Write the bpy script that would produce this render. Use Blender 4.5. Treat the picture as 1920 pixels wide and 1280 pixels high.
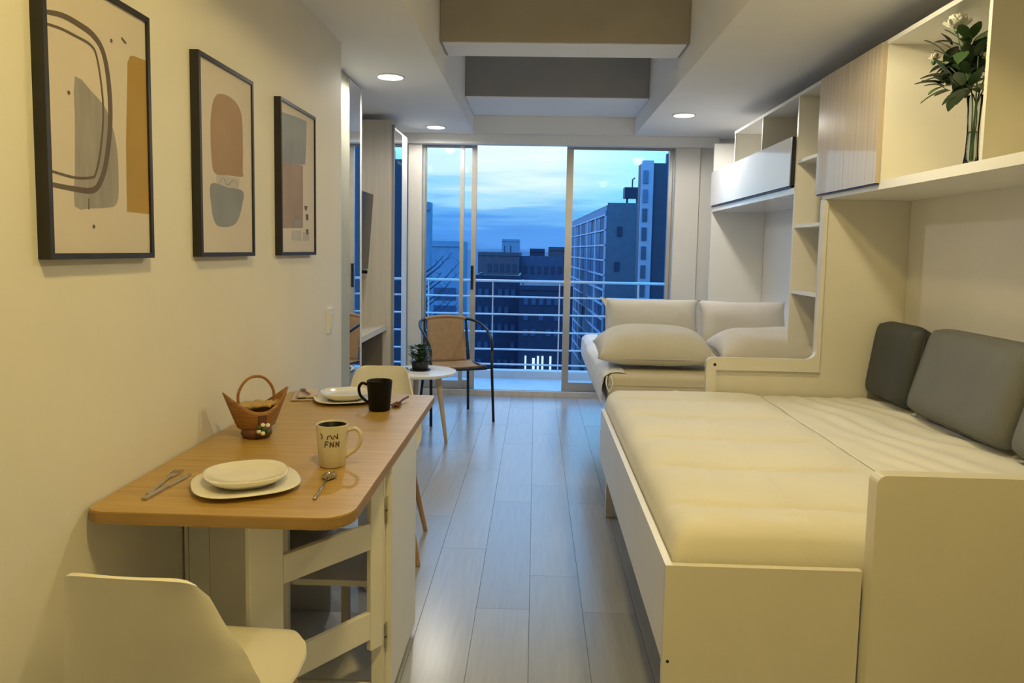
import bpy, bmesh, math, random
from mathutils import Vector, Matrix, noise
R = math.radians
PI = math.pi
random.seed(7)
for o in list(bpy.data.objects):
    bpy.data.objects.remove(o)
scene = bpy.context.scene
C = scene.collection

# ------------------------------------------------------------------ camera
def make_camera():
    pitch, yaw, roll = R(4.9686), R(1.7524), R(1.1)
    fwd0 = Vector((-math.sin(yaw), math.cos(yaw), 0)); right0 = Vector((math.cos(yaw), math.sin(yaw), 0))
    up0 = Vector((0, 0, 1))
    fwd = fwd0 * math.cos(pitch) - up0 * math.sin(pitch)
    dn = -(up0 * math.cos(pitch) + fwd0 * math.sin(pitch))
    cx = right0 * math.cos(roll) - dn * math.sin(roll)
    cy = -(right0 * math.sin(roll) + dn * math.cos(roll))
    m = Matrix((cx, cy, -fwd)).transposed().to_4x4()
    m.translation = Vector((0, 0, 1.35))
    cam = bpy.data.cameras.new('camera')
    cam.sensor_width = 36; cam.lens = 1390 / 1920 * 36
    cam.shift_y = -50 / 1920
    cam.clip_start = 0.02; cam.clip_end = 2000
    o = bpy.data.objects.new('camera', cam); C.objects.link(o); o.matrix_world = m
    scene.camera = o
make_camera()

# ------------------------------------------------------------------ exposure and world
vs = scene.view_settings
vs.view_transform = 'Standard'; vs.look = 'None'; vs.gamma = 1.0; vs.use_curve_mapping = False
vs.exposure = 0.0
SKY = 2.4

def srgb(r, g, b):
    f = lambda c: (c / 255 / 12.92) if c <= 10 else ((c / 255 + 0.055) / 1.055) ** 2.4
    return (f(r), f(g), f(b), 1)

def make_world():
    w = bpy.data.worlds.new('dusk_sky'); scene.world = w; w.use_nodes = True
    nt = w.node_tree; N = nt.nodes; L = nt.links; N.clear()
    out = N.new('ShaderNodeOutputWorld'); bg = N.new('ShaderNodeBackground'); L.new(bg.outputs[0], out.inputs[0])
    tc = N.new('ShaderNodeTexCoord'); sep = N.new('ShaderNodeSeparateXYZ'); L.new(tc.outputs['Generated'], sep.inputs[0])
    # streaky clouds: noise stretched along the horizon shifts the height in the sky ramp
    mp = N.new('ShaderNodeMapping'); mp.inputs['Scale'].default_value = (3.0, 3.0, 34.0); L.new(tc.outputs['Generated'], mp.inputs[0])
    nz = N.new('ShaderNodeTexNoise'); nz.inputs['Scale'].default_value = 1.6; nz.inputs['Detail'].default_value = 5; nz.inputs['Roughness'].default_value = .55
    L.new(mp.outputs[0], nz.inputs['Vector'])
    m1 = N.new('ShaderNodeMath'); m1.operation = 'SUBTRACT'; L.new(nz.outputs[0], m1.inputs[0]); m1.inputs[1].default_value = .5
    m2 = N.new('ShaderNodeMath'); m2.operation = 'MULTIPLY'; L.new(m1.outputs[0], m2.inputs[0]); m2.inputs[1].default_value = .105
    m3 = N.new('ShaderNodeMath'); m3.operation = 'ADD'; L.new(sep.outputs[2], m3.inputs[0]); L.new(m2.outputs[0], m3.inputs[1])
    ab = N.new('ShaderNodeMath'); ab.operation = 'MAXIMUM'; L.new(m3.outputs[0], ab.inputs[0]); ab.inputs[1].default_value = 0
    pw = N.new('ShaderNodeMath'); pw.operation = 'POWER'; L.new(ab.outputs[0], pw.inputs[0]); pw.inputs[1].default_value = .5
    cr = N.new('ShaderNodeValToRGB'); L.new(pw.outputs[0], cr.inputs[0])
    e = cr.color_ramp; e.interpolation = 'EASE'
    k = lambda r, g, b: (r / 2.4, g / 2.4, b / 2.4, 1)
    stops = [(0.0, k(.06, .21, .60)), (0.17, k(.10, .35, .90)), (0.235, k(.19, .52, .97)), (0.275, k(.42, .78, 1.08)),
             (0.33, k(.78, 1.0, 1.2)), (0.40, k(.95, 1.25, 1.65)), (0.55, k(.48, 1.25, 2.4)), (1.0, k(.34, 1.0, 2.4))]
    e.elements[0].position = 0; e.elements[0].color = stops[0][1]
    e.elements[1].position = 1; e.elements[1].color = stops[-1][1]
    for p_, c_ in stops[1:-1]:
        q = e.elements.new(p_); q.color = c_
    # the afterglow sits left of the doors' middle: toward the right the sky turns cyan
    az = N.new('ShaderNodeMapRange'); az.inputs[1].default_value = .02; az.inputs[2].default_value = .16; az.inputs[3].default_value = 1.0; az.inputs[4].default_value = .5
    L.new(sep.outputs[0], az.inputs[0])
    cb = N.new('ShaderNodeCombineColor'); L.new(az.outputs[0], cb.inputs[0]); cb.inputs[1].default_value = 1; cb.inputs[2].default_value = 1
    mul = N.new('ShaderNodeMix'); mul.data_type = 'RGBA'; mul.blend_type = 'MULTIPLY'; mul.inputs[0].default_value = 1
    L.new(cr.outputs[0], mul.inputs[6]); L.new(cb.outputs[0], mul.inputs[7])
    L.new(mul.outputs[2], bg.inputs[0]); bg.inputs[1].default_value = SKY
make_world()
# the dusk glow comes in through the glass doors only (world light); warm lamps are built with their fittings below
LAMP = (1.0, 0.74, 0.23)

# ------------------------------------------------------------------ materials
MATS = {}
def pm(name, c1, c2=None, rough=.5, scale=6, stretch=(1, 1, 1), bump=0.0, bscale=None, metallic=0, spec=.5, coat=0, wave=False, detail=4, sheen=0):
    m = bpy.data.materials.new(name); m.use_nodes = True
    nt = m.node_tree; N = nt.nodes; L = nt.links
    b = N['Principled BSDF']
    tc = N.new('ShaderNodeTexCoord'); mp = N.new('ShaderNodeMapping'); mp.inputs['Scale'].default_value = stretch
    L.new(tc.outputs['Object'], mp.inputs[0])
    nz = N.new('ShaderNodeTexNoise'); nz.inputs['Scale'].default_value = scale; nz.inputs['Detail'].default_value = detail
    L.new(mp.outputs[0], nz.inputs['Vector'])
    mx = N.new('ShaderNodeMix'); mx.data_type = 'RGBA'
    if c2 is None:
        c2 = tuple(min(1, v * 1.06) for v in c1[:3]) + (1,)
    mr = N.new('ShaderNodeMapRange'); mr.inputs[1].default_value = .3; mr.inputs[2].default_value = .7; L.new(nz.outputs[0], mr.inputs[0])
    mx.inputs[6].default_value = c1; mx.inputs[7].default_value = c2
    L.new(mr.outputs[0], mx.inputs[0]); L.new(mx.outputs[2], b.inputs['Base Color'])
    b.inputs['Roughness'].default_value = rough; b.inputs['Metallic'].default_value = metallic
    b.inputs['Specular IOR Level'].default_value = spec; b.inputs['Coat Weight'].default_value = coat
    if sheen: b.inputs['Sheen Weight'].default_value = sheen
    if bump:
        n2 = N.new('ShaderNodeTexNoise'); n2.inputs['Scale'].default_value = bscale or scale * 4; n2.inputs['Detail'].default_value = 3
        L.new(mp.outputs[0], n2.inputs['Vector'])
        bp = N.new('ShaderNodeBump'); bp.inputs['Strength'].default_value = bump; bp.inputs['Distance'].default_value = .01
        L.new(n2.outputs[0], bp.inputs['Height']); L.new(bp.outputs[0], b.inputs['Normal'])
    MATS[name] = m
    return m
def emit(name, col, s):
    m = bpy.data.materials.new(name); m.use_nodes = True
    b = m.node_tree.nodes['Principled BSDF']
    b.inputs['Base Color'].default_value = (.8, .8, .8, 1)
    b.inputs['Emission Color'].default_value = col; b.inputs['Emission Strength'].default_value = s
    MATS[name] = m; return m
def glass(name, tint, ior=1.12):
    m = bpy.data.materials.new(name); m.use_nodes = True
    nt = m.node_tree; N = nt.nodes; L = nt.links; N.clear()
    out = N.new('ShaderNodeOutputMaterial'); mx = N.new('ShaderNodeMixShader'); tr = N.new('ShaderNodeBsdfTransparent'); gl = N.new('ShaderNodeBsdfGlossy')
    fr = N.new('ShaderNodeFresnel'); fr.inputs[0].default_value = ior
    tr.inputs[0].default_value = tint; gl.inputs['Roughness'].default_value = .01
    L.new(fr.outputs[0], mx.inputs[0]); L.new(tr.outputs[0], mx.inputs[1]); L.new(gl.outputs[0], mx.inputs[2]); L.new(mx.outputs[0], out.inputs[0])
    MATS[name] = m; return m

pm('wall_paint', (.74, .72, .68, 1), (.77, .75, .71, 1), .75, 3, bump=.03, bscale=160)
pm('ceiling_paint', (.88, .875, .86, 1), (.90, .895, .88, 1), .8, 3, bump=.02, bscale=140)
pm('taupe_paint', (.38, .35, .31, 1), (.41, .38, .335, 1), .8, 4, bump=.03, bscale=120)
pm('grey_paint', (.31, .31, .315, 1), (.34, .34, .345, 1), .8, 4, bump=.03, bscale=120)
pm('white_laminate', (.76, .755, .74, 1), (.79, .785, .77, 1), .38, 4)
pm('cream_laminate', (.68, .655, .575, 1), (.71, .685, .605, 1), .35, 4)
pm('gloss_white', (.74, .75, .78, 1), (.78, .79, .82, 1), .12, 4, coat=.3)
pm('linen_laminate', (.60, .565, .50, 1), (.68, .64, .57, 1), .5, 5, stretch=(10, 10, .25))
pm('wood_door', (.42, .345, .255, 1), (.52, .44, .335, 1), .2, 6, stretch=(9, 9, .35), coat=.5)
pm('table_wood', (.37, .23, .06, 1), (.48, .315, .095, 1), .36, 5, stretch=(.9, 14, 6), bump=.03, bscale=20, detail=6)
pm('table_edge', (.30, .185, .06, 1), (.36, .22, .08, 1), .5, 8)
pm('plank_wood', (.345, .36, .40, 1), (.385, .40, .44, 1), .24, 4, stretch=(14, .9, 1), bump=.010, bscale=10, detail=6, spec=1.0)
pm('joint_grout', (.18, .18, .19, 1), None, .8, 8)
pm('black_frame', (.012, .011, .010, 1), (.02, .018, .016, 1), .4, 10)
pm('paper_print', (.60, .545, .50, 1), (.63, .575, .53, 1), .6, 3)
pm('print_grey', (.24, .23, .235, 1), (.33, .31, .31, 1), .6, 5, stretch=(1, 7, 1.2))
pm('print_ochre', (.36, .225, .045, 1), (.41, .26, .06, 1), .6, 6)
pm('print_brown', (.10, .075, .055, 1), (.13, .10, .075, 1), .6, 6)
pm('print_tan', (.33, .215, .12, 1), (.375, .25, .145, 1), .6, 6)
pm('print_blue', (.21, .23, .27, 1), (.29, .31, .345, 1), .6, 7)
pm('print_rose', (.30, .22, .18, 1), (.36, .27, .22, 1), .6, 7)
pm('print_pale', (.50, .48, .47, 1), (.42, .40, .40, 1), .6, 12)
pm('alu', (.52, .51, .49, 1), (.58, .57, .55, 1), .35, 8, metallic=.6)
pm('white_metal', (.72, .73, .74, 1), None, .4, 8)
pm('rail_metal', (.60, .66, .74, 1), (.66, .72, .80, 1), .35, 8, metallic=.4)
pm('plastic_white', (.76, .735, .68, 1), (.79, .765, .71, 1), .32, 6)
pm('plastic_switch', (.8, .8, .78, 1), None, .3, 6)
pm('leg_wood', (.36, .205, .10, 1), (.46, .28, .14, 1), .5, 5, stretch=(8, 8, .6))
pm('leg_pale_wood', (.58, .44, .28, 1), (.66, .52, .35, 1), .5, 5, stretch=(8, 8, .6))
pm('dark_metal', (.018, .018, .02, 1), (.03, .03, .033, 1), .35, 10, metallic=.5)
pm('tan_mesh', (.36, .235, .13, 1), (.43, .29, .165, 1), .7, 40, bump=.25, bscale=300)
pm('quilt', (.74, .72, .65, 1), (.78, .76, .69, 1), .85, 4, bump=.10, bscale=45, sheen=.2)
pm('sheet', (.78, .79, .82, 1), (.82, .83, .86, 1), .85, 5, bump=.15, bscale=30)
pm('pillow_cloth', (.58, .565, .52, 1), (.62, .605, .56, 1), .9, 6, bump=.12, bscale=25, sheen=.2)
pm('pillow_pale', (.62, .60, .58, 1), (.66, .64, .62, 1), .9, 6, bump=.12, bscale=25, sheen=.2)
pm('mattress_tick', (.60, .55, .44, 1), (.65, .60, .49, 1), .9, 8, bump=.1, bscale=60)
pm('cushion_dark', (.038, .043, .045, 1), (.048, .053, .055, 1), .6, 6, bump=.1, bscale=120)
pm('cushion_grey', (.125, .13, .125, 1), (.145, .15, .145, 1), .6, 6, bump=.1, bscale=120)
pm('ceramic', (.80, .78, .72, 1), (.83, .81, .75, 1), .12, 3, coat=.4)
pm('mug_cream', (.62, .56, .44, 1), (.66, .60, .48, 1), .25, 5, coat=.2)
pm('mug_black', (.006, .0055, .006, 1), (.009, .0085, .009, 1), .45, 5, spec=.15)
pm('mug_print', (.10, .06, .03, 1), None, .5, 5)
pm('basket_wood', (.25, .115, .035, 1), (.36, .18, .06, 1), .5, 6, stretch=(3, 3, 20), bump=.3, bscale=14)
pm('basket_dark', (.10, .035, .02, 1), (.15, .055, .03, 1), .55, 6, bump=.3, bscale=30)
pm('straw', (.42, .28, .09, 1), (.50, .35, .13, 1), .7, 12, bump=.3, bscale=60)
pm('steel', (.50, .48, .45, 1), (.56, .54, .5, 1), .2, 8, metallic=1)
pm('napkin', (.50, .40, .33, 1), (.57, .47, .40, 1), .8, 20, bump=.2, bscale=90)
pm('petal_white', (.80, .79, .70, 1), (.85, .84, .76, 1), .7, 10)
pm('petal_pink', (.78, .66, .60, 1), (.84, .74, .68, 1), .7, 10)
pm('leaf_green', (.035, .075, .022, 1), (.06, .12, .04, 1), .5, 12)
pm('leaf_dark', (.022, .045, .018, 1), (.04, .075, .028, 1), .5, 12)
pm('pot_dark', (.012, .011, .010, 1), (.018, .017, .015, 1), .5, 8)
pm('book_blue', (.08, .11, .15, 1), None, .5, 8)
pm('screen_black', (.015, .014, .010, 1), (.02, .019, .014, 1), .25, 8)
pm('desk_wood', (.60, .53, .42, 1), (.66, .59, .48, 1), .4, 6, stretch=(2, 1, 1))
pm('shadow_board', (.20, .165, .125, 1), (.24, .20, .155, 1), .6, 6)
pm('balcony_tile', (.52, .56, .60, 1), (.58, .62, .66, 1), .5, 6)
pm('curtain_cloth', (.72, .68, .58, 1), (.76, .72, .62, 1), .85, 6)
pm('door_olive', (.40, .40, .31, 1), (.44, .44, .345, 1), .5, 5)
pm('mirror', (.82, .84, .86, 1), (.83, .85, .87, 1), .02, 2, metallic=1)
glass('pane_glass', (.95, .985, 1, 1))
glass('vase_glass', (.93, .96, .96, 1), 1.3)
emit('lamp_glow', (1.0, .92, .70, 1), 4)
emit('lit_window', (.75, .9, 1.0, 1), .8)
for n, a, b in (('bld_pale', (.15, .26, .42), (.19, .31, .48)), ('bld_brown', (.055, .06, .10), (.08, .085, .13)), ('bld_blue', (.035, .065, .15), (.05, .09, .19)),
                ('bld_navy', (.010, .020, .060), (.016, .03, .085)), ('bld_side', (.085, .125, .18), (.105, .15, .215)), ('bld_slab', (.055, .08, .125), (.07, .10, .155)),
                ('bld_frame', (.45, .53, .66), (.5, .58, .72)), ('bld_pane', (.05, .09, .19), (.09, .15, .28)), ('bld_tower', (.13, .22, .36), (.18, .29, .45)),
                ('bld_window', (.02, .035, .075), (.03, .05, .10)), ('bld_ground', (.02, .035, .07), (.03, .05, .10)), ('branch', (.02, .03, .06), (.03, .045, .08))):
    pm(n, a + (1,), b + (1,), .55, 1.3)
MATS['bld_pane'].node_tree.nodes['Principled BSDF'].inputs['Roughness'].default_value = .25

# ------------------------------------------------------------------ mesh helpers
ORG = {}
def obj(name, bm, mat, parent=None, smooth=False, local=False, bevel=0, auto=None):
    """link bm (world coordinates unless local) as one mesh object"""
    if bevel:
        bmesh.ops.bevel(bm, geom=[e for e in bm.edges if len(e.link_faces) == 2 and e.calc_face_angle(0) > .6], offset=bevel, segments=2, profile=.5, affect='EDGES')
    if parent is not None and not local:
        bmesh.ops.translate(bm, verts=bm.verts, vec=-ORG[parent])
    me = bpy.data.meshes.new(name); bmesh.ops.recalc_face_normals(bm, faces=bm.faces); bm.to_mesh(me); bm.free()
    o = bpy.data.objects.new(name, me); C.objects.link(o)
    me.materials.append(MATS[mat])
    if smooth:
        for p in me.polygons: p.use_smooth = True
        if auto:
            me.set_sharp_from_angle(angle=R(auto))
    if parent is not None:
        o.parent = parent; ORG[o] = ORG[parent].copy()
    else:
        ORG[o] = Vector((0, 0, 0))
    return o
def center(o):
    """move a top-level mesh's origin to the middle of its base"""
    vs_ = [v.co for v in o.data.vertices]
    lo = Vector([min(v[i] for v in vs_) for i in range(3)]); hi = Vector([max(v[i] for v in vs_) for i in range(3)])
    c = Vector(((lo.x + hi.x) / 2, (lo.y + hi.y) / 2, lo.z))
    o.data.transform(Matrix.Translation(-c)); o.location = c; ORG[o] = c
    return o
def tag(o, label, cat, group=None):
    o['label'] = label; o['category'] = cat
    if group: o['group'] = group
    return o
def thing(name, label, cat, loc, rz=0, group=None):
    o = bpy.data.objects.new(name, None); C.objects.link(o); o.location = loc; o.rotation_euler = (0, 0, rz)
    o.empty_display_size = .1; ORG[o] = Vector(loc)
    return tag(o, label, cat, group)
def struct(name, bm, mat, bevel=0, parent=None):
    o = obj(name, bm, mat, parent, bevel=bevel)
    if parent is None: o['kind'] = 'structure'
    return o
def box(bm, x0, x1, y0, y1, z0, z1):
    vs_ = [bm.verts.new((x, y, z)) for z in (z0, z1) for y in (y0, y1) for x in (x0, x1)]
    for f in ((0, 2, 3, 1), (4, 5, 7, 6), (0, 1, 5, 4), (2, 6, 7, 3), (0, 4, 6, 2), (1, 3, 7, 5)):
        bm.faces.new([vs_[i] for i in f])
    return bm
def B(*a):
    bm = bmesh.new()
    if a and isinstance(a[0], (tuple, list)):
        for q in a: box(bm, *q)
    elif a: box(bm, *a)
    return bm
def prism(pts, axis, d0, d1, bm=None):
    """extrude a 2-d outline: axis 'y' -> (x,z), 'z' -> (x,y), 'x' -> (y,z)"""
    bm = bm or bmesh.new()
    f = {'y': lambda p, d: (p[0], d, p[1]), 'z': lambda p, d: (p[0], p[1], d), 'x': lambda p, d: (d, p[0], p[1])}[axis]
    a = [bm.verts.new(f(p, d0)) for p in pts]; b = [bm.verts.new(f(p, d1)) for p in pts]
    bm.faces.new(a); bm.faces.new(b[::-1])
    n = len(pts)
    for i in range(n):
        bm.faces.new((a[i], b[i], b[(i + 1) % n], a[(i + 1) % n]))
    return bm
def arc(cx, cy, r, a0, a1, n=8):
    return [(cx + r * math.cos(R(a0 + (a1 - a0) * i / n)), cy + r * math.sin(R(a0 + (a1 - a0) * i / n))) for i in range(n + 1)]
def tube(pts, rad, n=8, bm=None, caps=True, smooth_n=0):
    bm = bm or bmesh.new()
    pts = [Vector(p) for p in pts]
    if smooth_n:
        pts = spline(pts, smooth_n)
    rads = rad if isinstance(rad, (list, tuple)) else [rad] * len(pts)
    if len(rads) != len(pts):
        rads = [rads[0] + (rads[-1] - rads[0]) * i / (len(pts) - 1) for i in range(len(pts))]
    rings = []; up = None
    for i, p in enumerate(pts):
        d = (pts[min(i + 1, len(pts) - 1)] - pts[max(i - 1, 0)]).normalized()
        if up is None:
            up = Vector((0, 0, 1)) if abs(d.z) < .9 else Vector((1, 0, 0))
        u = d.cross(up).normalized(); v = u.cross(d).normalized(); up = v
        rings.append([bm.verts.new(p + (u * math.cos(2 * PI * k / n) + v * math.sin(2 * PI * k / n)) * rads[i]) for k in range(n)])
    for a, b in zip(rings, rings[1:]):
        for k in range(n):
            bm.faces.new((a[k], a[(k + 1) % n], b[(k + 1) % n], b[k]))
    if caps:
        bm.faces.new(rings[0][::-1]); bm.faces.new(rings[-1])
    return bm
def spline(pts, n):
    out = []
    P = [pts[0]] + list(pts) + [pts[-1]]
    for i in range(1, len(P) - 2):
        for k in range(n):
            t = k / n
            a, b, c, d = P[i - 1], P[i], P[i + 1], P[i + 2]
            out.append(.5 * ((2 * b) + (c - a) * t + (2 * a - 5 * b + 4 * c - d) * t * t + (3 * b - a - 3 * c + d) * t ** 3))
    out.append(Vector(pts[-1]))
    return out
def lathe(prof, n=32, power=2.0, rot=0, bm=None):
    """revolve (r,z); power > 2 gives a rounded-square outline"""
    bm = bm or bmesh.new(); rings = []
    for r, z in prof:
        ring = []
        for k in range(n):
            a = 2 * PI * k / n
            c, s = math.cos(a), math.sin(a)
            q = 1 / ((abs(c) ** power + abs(s) ** power) ** (1 / power))
            ring.append(bm.verts.new((r * q * math.cos(a + rot), r * q * math.sin(a + rot), z)))
        rings.append(ring)
    for a, b in zip(rings, rings[1:]):
        for k in range(n):
            bm.faces.new((a[k], a[(k + 1) % n], b[(k + 1) % n], b[k]))
    bm.faces.new(rings[0][::-1]); bm.faces.new(rings[-1])
    return bm
def surf(f, nu, nv, thick=0, bm=None):
    """grid surface f(u,v) with u,v in 0..1, closed with a thickness"""
    bm = bm or bmesh.new()
    P = [[Vector(f(i / nu, j / nv)) for j in range(nv + 1)] for i in range(nu + 1)]
    V = [[bm.verts.new(p) for p in row] for row in P]
    for i in range(nu):
        for j in range(nv):
            bm.faces.new((V[i][j], V[i + 1][j], V[i + 1][j + 1], V[i][j + 1]))
    if thick:
        W = []
        for i in range(nu + 1):
            row = []
            for j in range(nv + 1):
                du = P[min(i + 1, nu)][j] - P[max(i - 1, 0)][j]; dv = P[i][min(j + 1, nv)] - P[i][max(j - 1, 0)]
                row.append(bm.verts.new(P[i][j] + du.cross(dv).normalized() * thick))
            W.append(row)
        for i in range(nu):
            for j in range(nv):
                bm.faces.new((W[i][j], W[i][j + 1], W[i + 1][j + 1], W[i + 1][j]))
        for i in range(nu):
            bm.faces.new((V[i][0], W[i][0], W[i + 1][0], V[i + 1][0])); bm.faces.new((V[i][nv], V[i + 1][nv], W[i + 1][nv], W[i][nv]))
        for j in range(nv):
            bm.faces.new((V[0][j], V[0][j + 1], W[0][j + 1], W[0][j])); bm.faces.new((V[nu][j], W[nu][j], W[nu][j + 1], V[nu][j + 1]))
    return bm
def shift(bm, v):
    bmesh.ops.translate(bm, verts=bm.verts, vec=Vector(v)); return bm
def spin(bm, ang, axis='Z', c=(0, 0, 0)):
    bmesh.ops.rotate(bm, verts=bm.verts, cent=Vector(c), matrix=Matrix.Rotation(ang, 3, axis)); return bm
def copy_tree(o, parent=None):
    c = o.copy(); C.objects.link(c)
    if parent is not None: c.parent = parent
    for ch in list(o.children): copy_tree(ch, c)
    return c

# ------------------------------------------------------------------ room shell
ZC = 2.38
WL, WR, YB, YF = -1.01, 1.90, -2.3, 6.82
floor = struct('floor', B(-1.9, 2.0, YB - .1, YF + .08, -.12, -.004), 'joint_grout')
# floor planks, each its own board
pl_bm = B(-.0992, .0992, -.5992, .5992, -.004, 0)
proto = obj('plank', pl_bm, 'plank_wood', floor, bevel=.0012)
starts = {-1: 2.695, 0: 2.993, 1: 2.69, 2: 3.30, -2: 3.25, -3: 2.45, -4: 2.90, -5: 3.4, -6: 2.6, 3: 2.55, 4: 3.1, 5: 2.8, 6: 3.35, 7: 2.5, 8: 3.0, 9: 2.7}
first = True
for k in range(-9, 10):
    xc = .004 + .2 * k + .1
    y = starts.get(k, 2.5 + .37 * (k % 3)) - 1.2 * 5
    while y < YF:
        y0, y1 = max(y, YB), min(y + 1.2, YF)
        vis = y1 > 1.3 and not (xc > 1.0 and y1 < 5) and not (xc < -1.1 and y1 < 3.83) and xc < 1.9 and xc > -1.8
        if y1 - y0 > .05 and vis:
            if y1 - y0 > 1.19:
                o = proto if first else proto.copy()
                if not first: C.objects.link(o)
                first = False
                o.location = (xc, (y0 + y1) / 2, 0); o.rotation_euler = (0, 0, PI * (random.random() > .5))
            else:
                obj('plank', B(xc - .0992, xc + .0992, y0 + .0013, y1 - .0013, -.004, 0), 'plank_wood', floor, bevel=.0012)
        y += 1.2
# give boards a little individual tone: the material reads each object's own random value
nt = MATS['plank_wood'].node_tree; bs = nt.nodes['Principled BSDF']
oi = nt.nodes.new('ShaderNodeObjectInfo'); hs = nt.nodes.new('ShaderNodeHueSaturation'); mr = nt.nodes.new('ShaderNodeMapRange')
mr.inputs[3].default_value = .93; mr.inputs[4].default_value = 1.07
src = bs.inputs['Base Color'].links[0].from_socket
nt.links.new(oi.outputs['Random'], mr.inputs[0]); nt.links.new(mr.outputs[0], hs.inputs['Value']); nt.links.new(src, hs.inputs['Color']); nt.links.new(hs.outputs[0], bs.inputs['Base Color'])

TX0, TX1, TY1 = -.577, .845, 6.66
struct('ceiling', B((-1.9, TX0, YB - .1, YF, ZC, 3.0), (TX1, 2.0, YB - .1, YF, ZC, 3.0), (TX0, TX1, TY1, YF, ZC, 3.0), (TX0, TX1, YB - .1, YB + .4, ZC, 3.0), (-1.9, 2.0, YB - .1, YF, 3.0, 3.08)), 'ceiling_paint')
b1 = struct('trim_1', B(TX0 + .002, TX1 - .002, 4.34, 4.66, 2.535, 2.999), 'taupe_paint', bevel=.012)
b2 = struct('trim_2', B(TX0 + .002, TX1 - .002, 5.85, TY1 - .002, 2.535, 2.999), 'grey_paint')
obj('soffit', B(TX0 + .004, TX1 - .004, 5.852, TY1 - .004, 2.529, 2.5345), 'ceiling_paint', b2)
obj('soffit', B(TX0 + .016, TX1 - .016, 4.354, 4.646, 2.529, 2.5345), 'ceiling_paint', b1)
struct('wall_left', B(-1.9, WL, YB, 3.83, -.004, ZC), 'wall_paint', bevel=.006)
struct('wall_recess', B(-1.9, -1.75, 3.83, YF, -.004, ZC), 'wall_paint')
struct('wall_right', B(WR, 2.0, YB, YF, -.004, ZC), 'wall_paint')
struct('wall_back', B(-1.9, 2.0, YB - .1, YB, -.004, ZC), 'wall_paint')
WX0, WX1, WZ1 = -1.085, 1.26, 2.365
struct('wall_front', B((-1.9, WX0, YF, YF + .16, -.12, 3.0), (WX1, 2.0, YF, YF + .16, -.12, 3.0), (WX0, WX1, YF, YF + .16, WZ1, 3.0)), 'wall_paint')
struct('trim_3', B(-1.2, 1.6, YF - .10, YF - .001, 2.292, ZC - .001), 'ceiling_paint', bevel=.004)   # blind box over the doors
struct('trim_4', B(1.235, 1.45, YF - .05, YF - .001, 0.0, 2.291), 'wall_paint', bevel=.006)   # right reveal
struct('trim_5', B(-1.17, -1.05, YF - .05, YF - .001, 0.0, 2.291), 'wall_paint', bevel=.006)   # left reveal

# ------------------------------------------------------------------ glass doors
win = bpy.data.objects.new('window_1', None); C.objects.link(win); win['kind'] = 'structure'; win.location = (0.09, 6.9, 0); ORG[win] = Vector((0.09, 6.9, 0))
obj('frame', B((WX0, WX0 + .03, YF + .03, YF + .14, 0, WZ1), (WX1 - .03, WX1, YF + .03, YF + .14, 0, WZ1), (WX0 + .03, WX1 - .03, YF + .03, YF + .14, WZ1 - .035, WZ1)), 'alu', win)
obj('track', B((WX0 + .031, WX1 - .031, YF + .03, YF + .14, 0, .022), (WX0 + .031, WX1 - .031, YF + .065, YF + .07, .022, .036), (WX0 + .031, WX1 - .031, YF + .10, YF + .105, .022, .036)), 'alu', win)
def leaf(x0, x1, y, sw0, sw1, handle=None):
    lf = obj('sliding_leaf', B((x0, x0 + sw0, y, y + .032, .04, WZ1 - .04), (x1 - sw1, x1, y, y + .032, .04, WZ1 - .04), (x0 + sw0, x1 - sw1, y + .001, y + .031, .04, .125), (x0 + sw0, x1 - sw1, y + .001, y + .031, WZ1 - .085, WZ1 - .04)), 'alu', win, bevel=.003)
    obj('pane', B(x0 + sw0 - .006, x1 - sw1 + .006, y + .013, y + .019, .12, WZ1 - .08), 'pane_glass', lf)
    if handle is not None:
        obj('handle', B(handle - .012, handle + .012, y - .018, y, .98, 1.2), 'dark_metal', lf, bevel=.004)
leaf(WX0 + .032, -.67, YF + .034, .022, .036)
leaf(WX0 + .04, -.558, YF + .072, .022, .046, handle=-.59)
leaf(.265, WX1 - .032, YF + .072, .062, .03)
struct('trim_6', B(-1.5, 1.9, YF - .028, YF - .0005, .0005, .05), 'linen_laminate', bevel=.004)   # sill board at floor

# ------------------------------------------------------------------ balcony
struct('balcony_floor', B(-4, 4, YF + .162, 8.15, -.2, -.02), 'balcony_tile')
rail = thing('balcony_railing', 'white metal balcony railing of six horizontal bars outside the glass doors', 'railing', (0, 7.95, -.02))
obj('kerb', B(-4, 4, 7.88, 8.02, -.0195, .06), 'balcony_tile', rail)
for z in (1.022, .852, .663, .473, .283, .12):
    obj('bar', tube([(-4, 7.95, z), (4, 7.95, z)], .010 if z < 1 else .015, 8), 'rail_metal', rail, smooth=True)
for x in (-3.0, -2.05, -1.15, -.455, .262, 1.1, 2.05, 3.0):
    obj('post', B(x - .007, x + .007, 7.957, 7.971, .06, 1.02), 'rail_metal', rail)

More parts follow.
